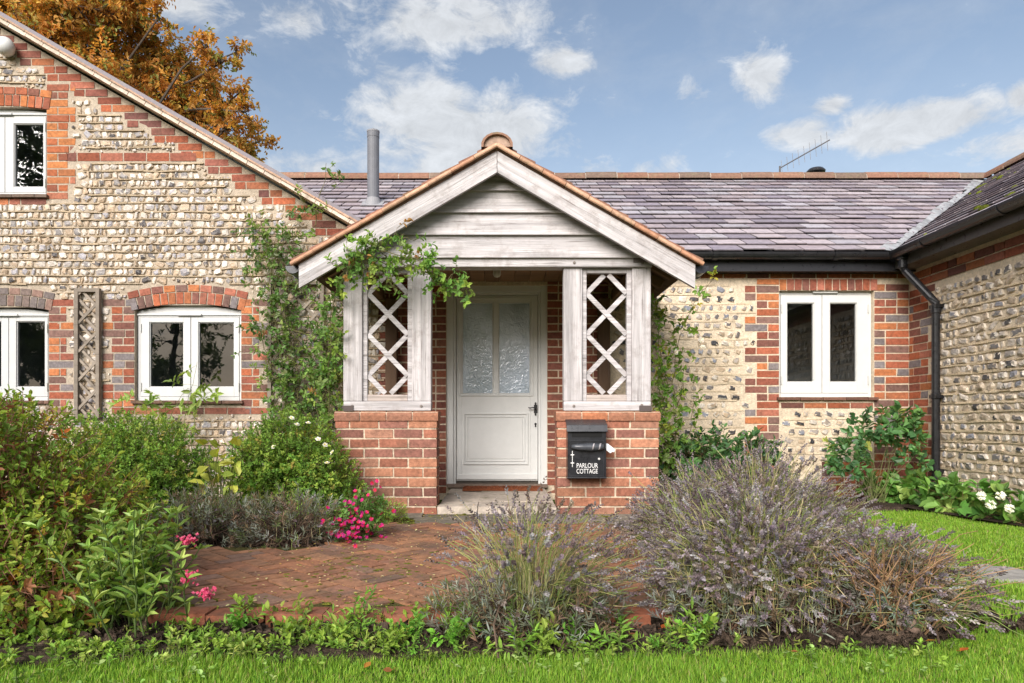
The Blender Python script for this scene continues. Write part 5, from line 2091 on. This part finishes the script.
    t = shrub('rose_bush', 'loose rose bush with dark leaves under the right cottage window corner', 'rose',
              [(X(850, 6.1), 6.15, .38, .14, .14, .16), (X(882, 6.1), 6.2, .55, .22, .15, .20), (X(905, 6.1), 6.15, .62, .16, .12, .18), (X(842, 6.1), 6.1, .28, .12, .1, .1), (X(915, 6.1), 6.1, .38, .10, .1, .12)],
              150, .062, .042, [[.06, .14, .045], [.085, .17, .05], [.045, .105, .04], [.20, .22, .05]], [4, 4, 3, .5], 209, per=6, ls=.09, twigs=26, twig_col=(.14, .15, .06), mat=M_LEAFG)

    def hyd(t, rng):
        fb = MB()
        for (a, b, d) in ((982, 496, 4.95), (991, 505, 4.86), (1001, 496, 4.92), (1010, 509, 4.80)):
            c = np.array((X(a, d), d, Z(b, d)))
            P = c + rv(rng, 34) * .026
            fb = MB()
            blossoms(fb, rng, P, .013, [[.54, .54, .49], [.50, .51, .44]], 4)
            fb.build('flower_head', M_PETAL, t)
    shrub('hydrangea', 'low broad leaved hydrangea with white heads along the right flint wall', 'plant',
          [(3.75, 6.15, .03, .22, .22, .16), (3.74, 5.8, .03, .22, .25, .16), (3.74, 5.45, .03, .20, .22, .15), (3.76, 5.1, .02, .18, .22, .15), (3.55, 6.3, .03, .2, .15, .14), (3.80, 4.8, .0, .16, .2, .13)], 260, .085, .06, [[.085, .18, .035], [.12, .22, .045], [.06, .135, .03], [.19, .27, .07]], [4, 4, 3, 1.4], 210, per=5, ls=.06, twigs=24, mat=M_LEAFG, extra=hyd)


build_shrubs()


def climber(name, label, cat, base, paths, seed, leaf, wid, pal, wts, dens, spread, stem_r=.006, stem_col=(.13, .12, .055), flowers=None, mat=None, out=(0, -1, 0)):
    """woody stems along the given paths with leaf sprays hung about them; paths: list of ([(x,y,z)...], leaf weight)"""
    rng = np.random.default_rng(seed)
    t = thing(name, label, cat, base)
    sm, lm = MB(), MB()
    for pts, w in paths:
        pts = np.array(pts, float)
        seg = np.linalg.norm(np.diff(pts, axis=0), axis=1)
        L_ = seg.sum()
        K = max(6, int(L_ / .06))
        s = np.concatenate([[0], np.cumsum(seg)])
        q = np.linspace(0, L_, K)
        P = np.stack([np.interp(q, s, pts[:, i]) for i in range(3)], 1)
        for _ in range(2):
            P[1:-1] = (P[:-2] + P[1:-1] * 2 + P[2:]) / 4
        P[1:-1] += rng.normal(0, .008, P[1:-1].shape)
        sm.tubes([P], np.linspace(stem_r, stem_r * .35, K), np.array(stem_col) * rng.uniform(.8, 1.3), 5, cap=False)
        n = int(L_ * dens * w)
        if n < 1:
            continue
        at = rng.uniform(0, L_, n)
        C = np.stack([np.interp(at, q, P[:, i]) for i in range(3)], 1)
        off = rng.normal(0, 1, (n, 3)) * np.array(spread)
        T = C + off
        T[:, 1] = np.minimum(T[:, 1], base[1] + .10)
        sm.tubes(arcs(rng, C, T, 4, .05, .04), .0016, np.array(stem_col) * 1.3, 3, cap=False)
        ax = off / .1 + np.array(out) * .5 + np.array([0, 0, -.1]) + rng.normal(0, .6, (n, 3))
        sprigs(lm, rng, T, ax, 6, .075, leaf, wid, pal, wts, spread=.85, stem=np.array(stem_col) * 1.4, droop=.2)
    sm.build('stems', M_DRY, t)
    lm.build('leaves', mat or M_LEAF, t)
    if flowers:
        for f in flowers:
            fb = MB()
            blossoms(fb, rng, np.array([f[:3]]), f[3], [[.55, .54, .49], [.52, .50, .44]], 5, layers=2)
            fb.build('flower', M_PETAL, t)
    return t


def build_climbers():
    d = 6.48
    p = lambda px, py, dd=d: (X(px, dd), dd, Z(py, dd))
    CL = np.array([[.10, .18, .05], [.14, .22, .055], [.075, .14, .045], [.19, .245, .07], [.16, .20, .10]])
    climber('climbing_rose', 'tall climbing rose smothering the wide trellis on the gabled house', 'climber', (X(300, d), d, GZ), [
        ([p(285, 470), p(290, 400), p(275, 330), p(272, 280), p(285, 240), p(305, 205)], 1.0),
        ([p(285, 470), p(300, 380), p(285, 320), p(290, 270), p(262, 235), p(244, 262)], .9),
        ([p(300, 470), p(318, 400), p(330, 350), p(332, 300), p(328, 275)], 1.5),
        ([p(300, 470), p(330, 420), p(336, 370), p(334, 320)], 1.6),
        ([p(290, 400), p(270, 365), p(262, 340), p(256, 320)], .8),
        ([p(275, 330), p(300, 330), p(322, 345)], .9),
        ([p(275, 290), p(268, 255), p(262, 225)], .9),
        ([p(285, 240), p(312, 232), p(318, 200), p(326, 172), p(326, 163)], .25),
        ([p(300, 380), p(310, 365), p(325, 375)], 1.3)],
        301, .044, .028, CL, [4, 4, 3.6, 1.5, 1.0], 60, (.10, .05, .10))
    # rose spray over the left half of the porch
    d2 = 4.98
    q = lambda px, py, dd=d2: (X(px, dd), dd, Z(py, dd))
    climber('rambling_rose', 'rose spray trailing across the left porch posts and gable', 'climber', (X(345, 5.35), 5.35, GZ), [
        ([(X(330, 5.5), 5.45, GZ), (X(332, 5.5), 5.4, .9), (X(336, 5.3), 5.2, 1.6), q(345, 270), q(365, 250), q(388, 240)], .8),
        ([q(345, 270), q(372, 262), q(402, 262), q(428, 272), q(448, 280), q(464, 299)], 1.15),
        ([q(365, 250), q(392, 250), q(410, 258), q(432, 268)], 1.3),
        ([q(372, 262), q(388, 280), q(398, 288)], .9),
        ([q(388, 240), q(400, 236), q(412, 240)], .7)],
        302, .040, .027, np.vstack([CL * np.array([1.05, 1.1, .8]), [[.30, .16, .06]]]), [4, 4, 2.4, 2, .6, .35], 62, (.05, .045, .05), stem_r=.005)
    # shoots over the lower window's sill
    d3 = 6.42
    s = lambda px, py, dd=d3: (X(px, dd), dd, Z(py, dd))
    climber('self_sown_plant', 'pale green leafy shoots leaning over the lower left window sill', 'plant', (X(170, d3), d3, GZ), [
        ([s(150, 470), s(150, 420), s(140, 398), s(126, 393)], .8), ([s(165, 470), s(168, 415), s(160, 397), s(145, 388)], .8),
        ([s(180, 470), s(186, 410), s(190, 390), s(197, 362)], .6), ([s(190, 470), s(196, 410), s(206, 392), s(216, 388)], .8), ([s(165, 430), s(178, 400), s(188, 388)], .9)],
        303, .075, .036, [[.19, .27, .07], [.24, .31, .09], [.15, .22, .06]], None, 13, (.06, .04, .03), stem_r=.004, stem_col=(.17, .20, .07))
    # climber at the right side of the porch
    d4 = 6.0
    r = lambda px, py, dd=d4: (X(px, dd), dd, Z(py, dd))
    climber('climbing_rose', 'sparse climbing rose with white blooms right of the porch', 'climber', (X(672, d4), d4, GZ), [
        ([r(668, 490), r(664, 430), r(662, 380), r(658, 330), r(655, 300)], 1.1),
        ([r(672, 490), r(676, 430), r(672, 380), r(682, 330), r(696, 300), r(708, 284), r(716, 276)], .55),
        ([r(674, 470), r(690, 430), r(694, 395)], .55), ([r(668, 420), r(680, 400), r(684, 370)], .9), ([r(664, 400), r(668, 360), r(672, 345)], .9), ([r(660, 480), r(664, 455), r(680, 440)], 1.0)],
        304, .046, .030, np.vstack([CL * np.array([1.15, 1.15, .8]), [[.33, .30, .05]]]), [4, 4, 2, 2, 1, .8], 44, (.06, .05, .07), stem_r=.005,
        flowers=[(*r(701, 340, 5.9), .03), (*r(703, 347, 5.9), .03), (*r(676, 352, 5.85), .03), (*r(684, 310, 5.85), .03)])


build_climbers()


# ------------------------------------------------------------------ ground cover, weeds, fallen leaves, lawn
def build_ground_cover():
    rng = np.random.default_rng(401)
    # individual seedlings in the front bed
    protos = []
    specs = [('a', .028, .017, 7), ('b', .016, .006, 16), ('c', .032, .010, 8), ('d', .020, .016, 9), ('e', .036, .022, 5), ('f', .012, .009, 18)]
    labels = ['weed seedling with rounded pale leaves in the front flower bed', 'feathery bright green weed in the front flower bed', 'weed with narrow pointed leaves in the front flower bed',
              'weed seedling with small round leaves close to the soil of the front bed', 'weed with a few broad soft leaves in the front flower bed', 'tiny leaved chickweed tuft in the front flower bed']
    for (nm, lf, wd, per), lab in zip(specs, labels):
        t = thing('weed', lab, 'weed', (0, 0, 0), 'weeds in the front flower bed')
        mb = MB()
        k = 6
        A = np.zeros((k, 3))
        ax = rng.normal(0, .45, (k, 3)) + np.array([0, 0, 1.0])
        st = MB()
        E = unit(ax) * rng.uniform(.04, .10, (k, 1))
        st.tubes(arcs(rng, A, E, 4, .05, .03), .0014, (.15, .2, .06), 4, cap=False)
        st.build('stems', M_LEAF, t)
        sprigs(mb, rng, E * .35, ax, per, .065, lf, wd, np.array([[.15, .24, .035], [.20, .28, .05], [.12, .20, .04]]) * rng.uniform(.8, 1.2, 3), None, spread=.8, stem=None)
        mb.build('leaves', M_LEAF, t)
        protos.append((t, lab))
    used = [False] * 6
    for i in range(66):
        a = i < 44
        px = rng.uniform(195, 480) if a else rng.uniform(620, 720)
        if not a and i > 54:
            px = rng.uniform(430, 620)
        py = rng.uniform(618, 655) if a else rng.uniform(632, 656)
        d = (EYE - GZ) * F / (py - HY)
        k = int(rng.integers(6))
        if i < 6:
            k = i
        if i == 0:
            px, d, s = 352, 2.36, 1.6
        sc = rng.uniform(.45, 1.05)
        if i == 1:
            px, d, sc = 350, 2.38, 1.5
        if i == 2:
            px, d, sc = 686, 2.28, 1.1
        t, lab = protos[k]
        loc = (X(px, d), d, GZ + .002)
        if not used[k]:
            t.location = loc
            t.rotation_euler = (0, 0, rng.uniform(0, 6))
            t.scale = (sc,) * 3
            used[k] = True
        else:
            copy_thing(t, loc, rng.uniform(0, 6), sc, lab)
    # creeping ground cover: a mass nobody could count
    mb = MB()
    n = 1500
    px = np.concatenate([rng.uniform(-1.75, -.45, 900), rng.uniform(-2.6, -1.2, 350), rng.uniform(-.5, .5, 160), rng.uniform(.5, 1.5, 90)])
    py = np.concatenate([rng.normal(2.24, .08, 900), rng.normal(2.15, .10, 350), rng.normal(2.2, .05, 250)])
    P = np.stack([px, py, np.full(n, GZ + .004)], 1)
    cl = np.sin(px * 9) * np.cos(py * 23 + px * 4) + rng.normal(0, .5, n)
    P = P[cl > .05]
    sprigs(mb, rng, P, rng.normal(0, .5, P.shape) + np.array([0, 0, 1.0]), 6, .025, .020, .011, [[.14, .24, .035], [.19, .29, .045], [.11, .19, .03], [.24, .30, .07]], None, spread=.85, stem=np.array([.13, .17, .05]))
    tag(mb.build('ground_cover', M_LEAF), 'low bright green weeds creeping over the front flower bed', 'ground cover', kind='stuff')
    # moss and grass between the paving bricks and along the step
    mm = MB()
    n = 3200
    x, y = rng.uniform(-1.5, .85, n), rng.uniform(2.5, 5.15, n)
    ok_ = (x > -1.2 - (y - 2.44) * .5) & ((y < 3.7) | (x > -.95))
    x, y = x[ok_], y[ok_]
    n = len(x)
    w = np.sin(x * 4.1 + 1) * np.sin(y * 3.3) + rng.normal(0, .4, n)
    k = (w > .35) | ((y > 4.6) & (rng.random(n) < .6)) | ((y < 2.75) & (rng.random(n) < .5))
    for a, b in zip(x[k], y[k]):
        r = rng.uniform(.006, .022)
        mm.lathe((a, b, -.004), (0, 0, 1), [(r, 0), (r * .8, .003), (r * .3, .0045)], np.array([.15, .155, .025]) * rng.uniform(.6, 1.4), 6)
    tag(mm.build('moss_tufts', M_MOSS), 'yellow green moss growing in the joints of the brick paving', 'moss', kind='stuff')
    # tiny shed leaves scattered over the paving
    lf = MB()
    n = 1200
    x, y = rng.uniform(-1.15, .85, n), rng.uniform(2.46, 5.3, n)
    P = np.stack([x, y, np.full(n, .006) + (y > 5.18) * .05], 1)
    d = rng.normal(0, 1, (n, 3)) * np.array([1, 1, .12])
    lf.leaves(P, d, np.array([0, 0, 1.0]) + rng.normal(0, .3, (n, 3)), rng.uniform(.008, .02, n), rng.uniform(.005, .012, n), pick(rng, [[.36, .29, .10], [.42, .36, .18], [.27, .19, .06], [.32, .24, .14]], n), .1, .1)
    tag(lf.build('leaf_litter', M_PETAL), 'tiny yellow shed leaves scattered on the brick paving', 'leaf litter', kind='stuff')
    # larger fallen leaves
    spots = [(408, 602, 0), (364, 672, 1), (392, 674, 0), (345, 545, 0), (270, 642, 0), (62, 595, 0), (661, 632, 0), (430, 610, 0), (700, 640, 1), (790, 655, 0), (596, 560, 0), (500, 505, 1), (250, 650, 1), (960, 655, 0), (925, 645, 1), (188, 552, 0), (640, 640, 0), (466, 640, 1)]
    for i, (px_, py_, k) in enumerate(spots):
        zg = -.06 if py_ > 655 else (-.04 if py_ > 620 else .004)
        dd = (EYE - zg) * F / (py_ - HY)
        m = MB()
        s = rng.uniform(.03, .046)
        a = rng.uniform(0, 6.28)
        c = np.array([[.40, .10, .025], [.33, .13, .05], [.45, .20, .04], [.36, .07, .03]])[rng.integers(4)]
        m.leaves(np.array([[0, 0, 0.0]]), np.array([[math.cos(a), math.sin(a), .15]]), np.array([[rng.normal(0, .3), rng.normal(0, .3), 1.0]]), s, s * .6, c[None], .22, -.1)
        m.tubes([[(0, 0, 0), (-math.cos(a) * s * .4, -math.sin(a) * s * .4, .004)]], .001, c * .7, 3)
        o = m.build('fallen_leaf', M_PETAL)
        o.location = (X(px_, dd), dd, zg + .012)
        where = 'lawn' if py_ > 655 else ('flower bed' if py_ > 620 else 'brick paving')
        if i == 15:
            where = 'paving'
        tag(o, 'curled orange brown fallen leaf lying on the ' + where, 'fallen leaf', 'fallen leaves about the ' + where)
    # stones by the half dead lavender
    st = MB()
    def pebble(mb, c, r, col):
        k = rng.normal(0, 1, (3,))
        P = []
        for (q, h) in ((.55, -.5), (.95, -.1), (.9, .35), (.5, .75), (.1, .85)):
            a = np.arange(8) * math.pi / 4
            rr = q * (1 + rng.normal(0, .06, 8))
            P.append(np.stack([c[0] + np.cos(a) * rr * r[0], c[1] + np.sin(a) * rr * r[1], c[2] + h * r[2] + 0 * a], 1))
        V = np.vstack(P)
        mb.add(V, [[i * 8 + j, i * 8 + (j + 1) % 8, (i + 1) * 8 + (j + 1) % 8, (i + 1) * 8 + j] for i in range(4) for j in range(8)], col)
    pebble(st, (X(913, 2.36), 2.36, -.02), (.045, .035, .042), np.array([.26, .18, .14]))
    tag(st.build('stone', M_STONE, smooth=True), 'brown rounded stone at the lawn edge beside the half dead lavender', 'stone')


build_ground_cover()


def build_lawn_blades():
    rng = np.random.default_rng(501)
    lim_x = [1.98, 2.10, 2.13, 2.15, 2.17, 2.20]
    edge = np.array([(-4.2, 1.97), (-3.6, 1.98), (-1.3, 2.12), (-.6, 2.14), (0, 2.16), (.8, 2.19), (1.30, 2.22), (1.55, 2.34), (1.62, 2.7), (2.0, 3.4), (2.35, 4.2), (2.5, 5.0), (2.9, 5.6), (3.5, 5.65), (3.72, 5.0), (3.95, 4.0)])

    def on_lawn(x, y):
        wob = .028 * np.sin(x * 7.3) + .02 * np.sin(x * 17 + 1) + .014 * np.sin(x * 41 + y * 20)
        front = y + wob + rng.normal(0, .012, len(x)) < .035 + np.interp(x, [-4.2, -3.6, -1.3, -.6, 0, .8, 1.3, 1.55], [1.97, 1.98, 2.12, 2.14, 2.16, 2.19, 2.22, 2.34])
        xl = np.interp(y, [2.34, 2.7, 3.4, 4.2, 5.0, 5.75], [1.55, 1.62, 1.87, 2.07, 2.12, 2.37])
        xr = np.interp(y, [0, 4.2, 5.0, 5.6, 5.75], [3.95, 3.92, 3.72, 3.5, 3.0])
        right = (y >= 2.2) & (x > xl) & (x < xr) & (y < 5.75)
        pts = [(2.05, 3.30), (2.42, 3.32), (2.78, 3.27), (3.12, 3.18), (3.5, 3.08), (3.9, 3.0)]
        off = np.ones_like(x, bool)
        for (a, b) in pts:
            off &= ((x - a) / .19) ** 2 + ((y - b) / .17) ** 2 > 1
        return (np.where(x < 1.55, front, front & (x < 1.55) | right | (y < 2.34) & (x >= 1.55))) & off
    n1, n2 = 190000, 130000
    x = np.concatenate([rng.uniform(-2.6, 3.2, n1), rng.uniform(1.5, 3.95, n2)])
    y = np.concatenate([rng.uniform(1.62, 2.45, n1), rng.uniform(2.2, 5.75, n2)])
    m = on_lawn(x, y)
    x, y = x[m], y[m]
    n = len(x)
    h = rng.uniform(.012, .032, n) * (1 + .35 * np.sin(x * 5) * np.sin(y * 7 + x))
    w = rng.uniform(.0009, .0018, n) * np.where(y > 3, 1.7, 1)
    a = rng.uniform(0, 6.283, n)
    ln = rng.uniform(.1, .75, n)
    b = np.stack([x, y, np.full(n, -.066)], 1)
    s = np.stack([np.cos(a), np.sin(a), 0 * a], 1) * w[:, None]
    ld = np.stack([np.cos(a + 1.57 + rng.normal(0, .4, n)), np.sin(a + 1.57), 0 * a], 1) * (h * ln)[:, None]
    mid = b + ld * .35 + np.array([0, 0, 1.0]) * (h * .62)[:, None]
    tip = b + ld + np.array([0, 0, 1.0]) * h[:, None]
    V = np.stack([b - s, b + s, mid + s * .7, mid - s * .7, tip], 1).reshape(-1, 3)
    k = np.arange(n)[:, None] * 5
    col = pick(rng, [[.135, .25, .026], [.18, .285, .03], [.10, .20, .022], [.22, .28, .055], [.25, .22, .09]], n, [4, 4, 3, 1, .7])
    mb = MB()
    mb.add(V, np.hstack([k, k + 1, k + 2, k + 3]), col)
    mb.n -= len(V)
    mb.f.append((np.hstack([k + 3, k + 2, k + 4]) + mb.n, col))
    mb.n += len(V)
    tag(mb.build('grass', M_GRASS), 'short bright green lawn grass round the flower bed', 'grass', kind='stuff')
    # clover patches in the lawn
    cv = MB()
    n = 900
    x, y = np.concatenate([rng.uniform(-1.8, 2.6, 500), rng.uniform(1.7, 3.6, 400)]), np.concatenate([rng.uniform(1.75, 2.2, 500), rng.uniform(2.3, 4.8, 400)])
    k = on_lawn(x, y) & (np.sin(x * 6 + 1) * np.cos(y * 9) + rng.normal(0, .3, n) > .2)
    P = np.stack([x[k], y[k], np.full(k.sum(), -.045)], 1)
    sprigs(cv, rng, P, np.tile([0, 0, 1.0], (len(P), 1)), 3, .012, .016, .014, [[.17, .27, .06], [.22, .30, .10]], None, spread=.95)
    tag(cv.build('clover', M_LEAF), 'clover patches growing in the lawn', 'clover', kind='stuff')


build_lawn_blades()


# ------------------------------------------------------------------ trees
def tree(name, label, cat, base, limbs, clusters, seed, leaf, wid, pal, wts, per_cluster, trunk_r, mat=None, group=None, bark=(.10, .08, .065), per=5):
    """trunk, limbs reaching every leaf cluster, twigs and leaf sprays with gaps between them"""
    rng = np.random.default_rng(seed)
    t = thing(name, label, cat, base, group)
    tm = MB()
    base = np.array(base, float)
    top = np.array(limbs[-1], float)
    pts = np.vstack([base] + [np.array(p, float) for p in limbs])
    K = len(pts)
    tm.tubes([pts], np.linspace(trunk_r, trunk_r * .25, K), bark, 10)
    C = np.array([c[:3] for c in clusters], float)
    R = np.array([c[3] for c in clusters], float)
    # each cluster hangs on a limb leaving the trunk below it
    f = np.clip(rng.uniform(.25, .8, len(C)), 0, 1) * (K - 1)
    A = np.stack([np.interp(f, np.arange(K), pts[:, i]) for i in range(3)], 1)
    A[:, 2] = np.minimum(A[:, 2], C[:, 2] + .2)
    tm.tubes(arcs(rng, A, C, 7, .06, .05), np.linspace(trunk_r * .17, trunk_r * .05, 7), bark, 6, cap=False)
    tm.build('trunk', M_BARK, t)
    wm, lm = MB(), MB()
    for c, r in zip(C, R):
        n = int(per_cluster * (r / R.mean()) ** 2)
        d = rv(rng, max(6, n // 9))
        E = c + d * r * rng.uniform(.55, 1.1, (len(d), 1)) * np.array([1.15, 1, .8])
        Pt = arcs(rng, np.tile(c, (len(d), 1)), E, 6, .05, .08)
        wm.tubes(Pt, np.linspace(trunk_r * .05, trunk_r * .012, 6), bark, 4, cap=False)
        ti = rng.integers(0, len(d), n)
        fr_ = rng.uniform(.35, 1.0, n) * 5
        lo = np.clip(fr_.astype(int), 0, 4)
        P = Pt[ti, lo] * (1 - (fr_ - lo))[:, None] + Pt[ti, lo + 1] * (fr_ - lo)[:, None] + rng.normal(0, r * .10, (n, 3))
        sprigs(lm, rng, P, d[ti] + rng.normal(0, .6, (n, 3)), per, leaf * 2.2, leaf, wid, pal, wts, spread=.85, droop=.25)
    wm.build('branch', M_BARK, t)
    lm.build('crown', mat or M_LEAF, t)
    return t


def build_trees():
    rng = np.random.default_rng(601)
    D = 13.5
    p = lambda px, py, dd=D: (X(px, dd), dd, Z(py, dd))
    cl = []
    for (px, py, r) in [(20, 5, 1.0), (70, 10, 1.0), (120, 20, .8), (95, 45, 1.0), (150, 60, .8), (178, 75, .75), (130, 85, .9), (205, 75, .5), (222, 62, .4), (236, 52, .28), (185, 110, .8), (160, 105, .9),
                        (215, 100, .5), (240, 92, .32), (225, 130, .55), (245, 138, .4), (262, 140, .22), (205, 135, .8), (238, 155, .5), (175, 140, .9), (60, 50, 1.0), (30, 45, 1.1), (100, 90, 1.0), (140, 40, .55), (158, 18, .3), (128, -10, .8), (60, -40, 1.3), (0, -60, 1.4),
                        (-60, 0, 1.5), (-110, -40, 1.5), (-70, -110, 1.4), (-20, -120, 1.3), (60, -100, 1.1), (-140, 40, 1.4), (140, 130, 1.0), (100, 150, 1.2), (245, 112, .3), (208, 45, .3), (250, 125, .25)]:
        cl.append((*p(px, py, D + rng.uniform(-.9, 1.5)), r * .80))
    bx, by = X(30, D), D + .4
    tree('copper_beech', 'large tree with copper and orange autumn leaves behind the gabled house', 'tree', (bx, by, -.1),
         [(bx + .1, by, 2.5), (bx - .05, by, 4.6), (bx + .2, by, 6.5), (bx, by, 8.6)], cl, 602, .085, .052,
         [[.33, .155, .036], [.39, .205, .05], [.24, .13, .034], [.44, .26, .065], [.16, .16, .04], [.27, .21, .05]], [4, 4, 2.5, 2, 1.6, 1.6], 330, .30)
    # trees across the garden, seen only mirrored in the window panes
    for i, (x, y, h) in enumerate([(-20, -14, 16.5), (-25.5, -13, 13), (-15.5, -19, 10), (-11, -21, 9), (-5.5, -23, 10), (0, -21, 9), (6, -22, 10), (12, -20, 9.5)]):
        r2 = np.random.default_rng(700 + i)
        cc = []
        for k in range(26 if i else 70):
            q = r2.random()
            a = r2.uniform(0, 6.28)
            rad = ((2.4 if i else 4.2) * math.sin(math.pi * min(1, .15 + q * .85)) + .3) * r2.uniform(.3, 1)
            cc.append((x + math.cos(a) * rad, y + math.sin(a) * rad, 1.2 + q * (h - 1.8), r2.uniform(.6, 1.1)))
        tree('garden_tree', 'dark green tree across the garden mirrored in the window panes', 'tree', (x, y, -.1), [(x, y, h * .4), (x + .2, y, h * .7), (x, y, h * .9)], cc, 710 + i, .17, .10,
             [[.05, .085, .02], [.07, .10, .025], [.04, .065, .018]], None, 70 if i else 170, .2, group='trees across the garden', per=4)


build_trees()
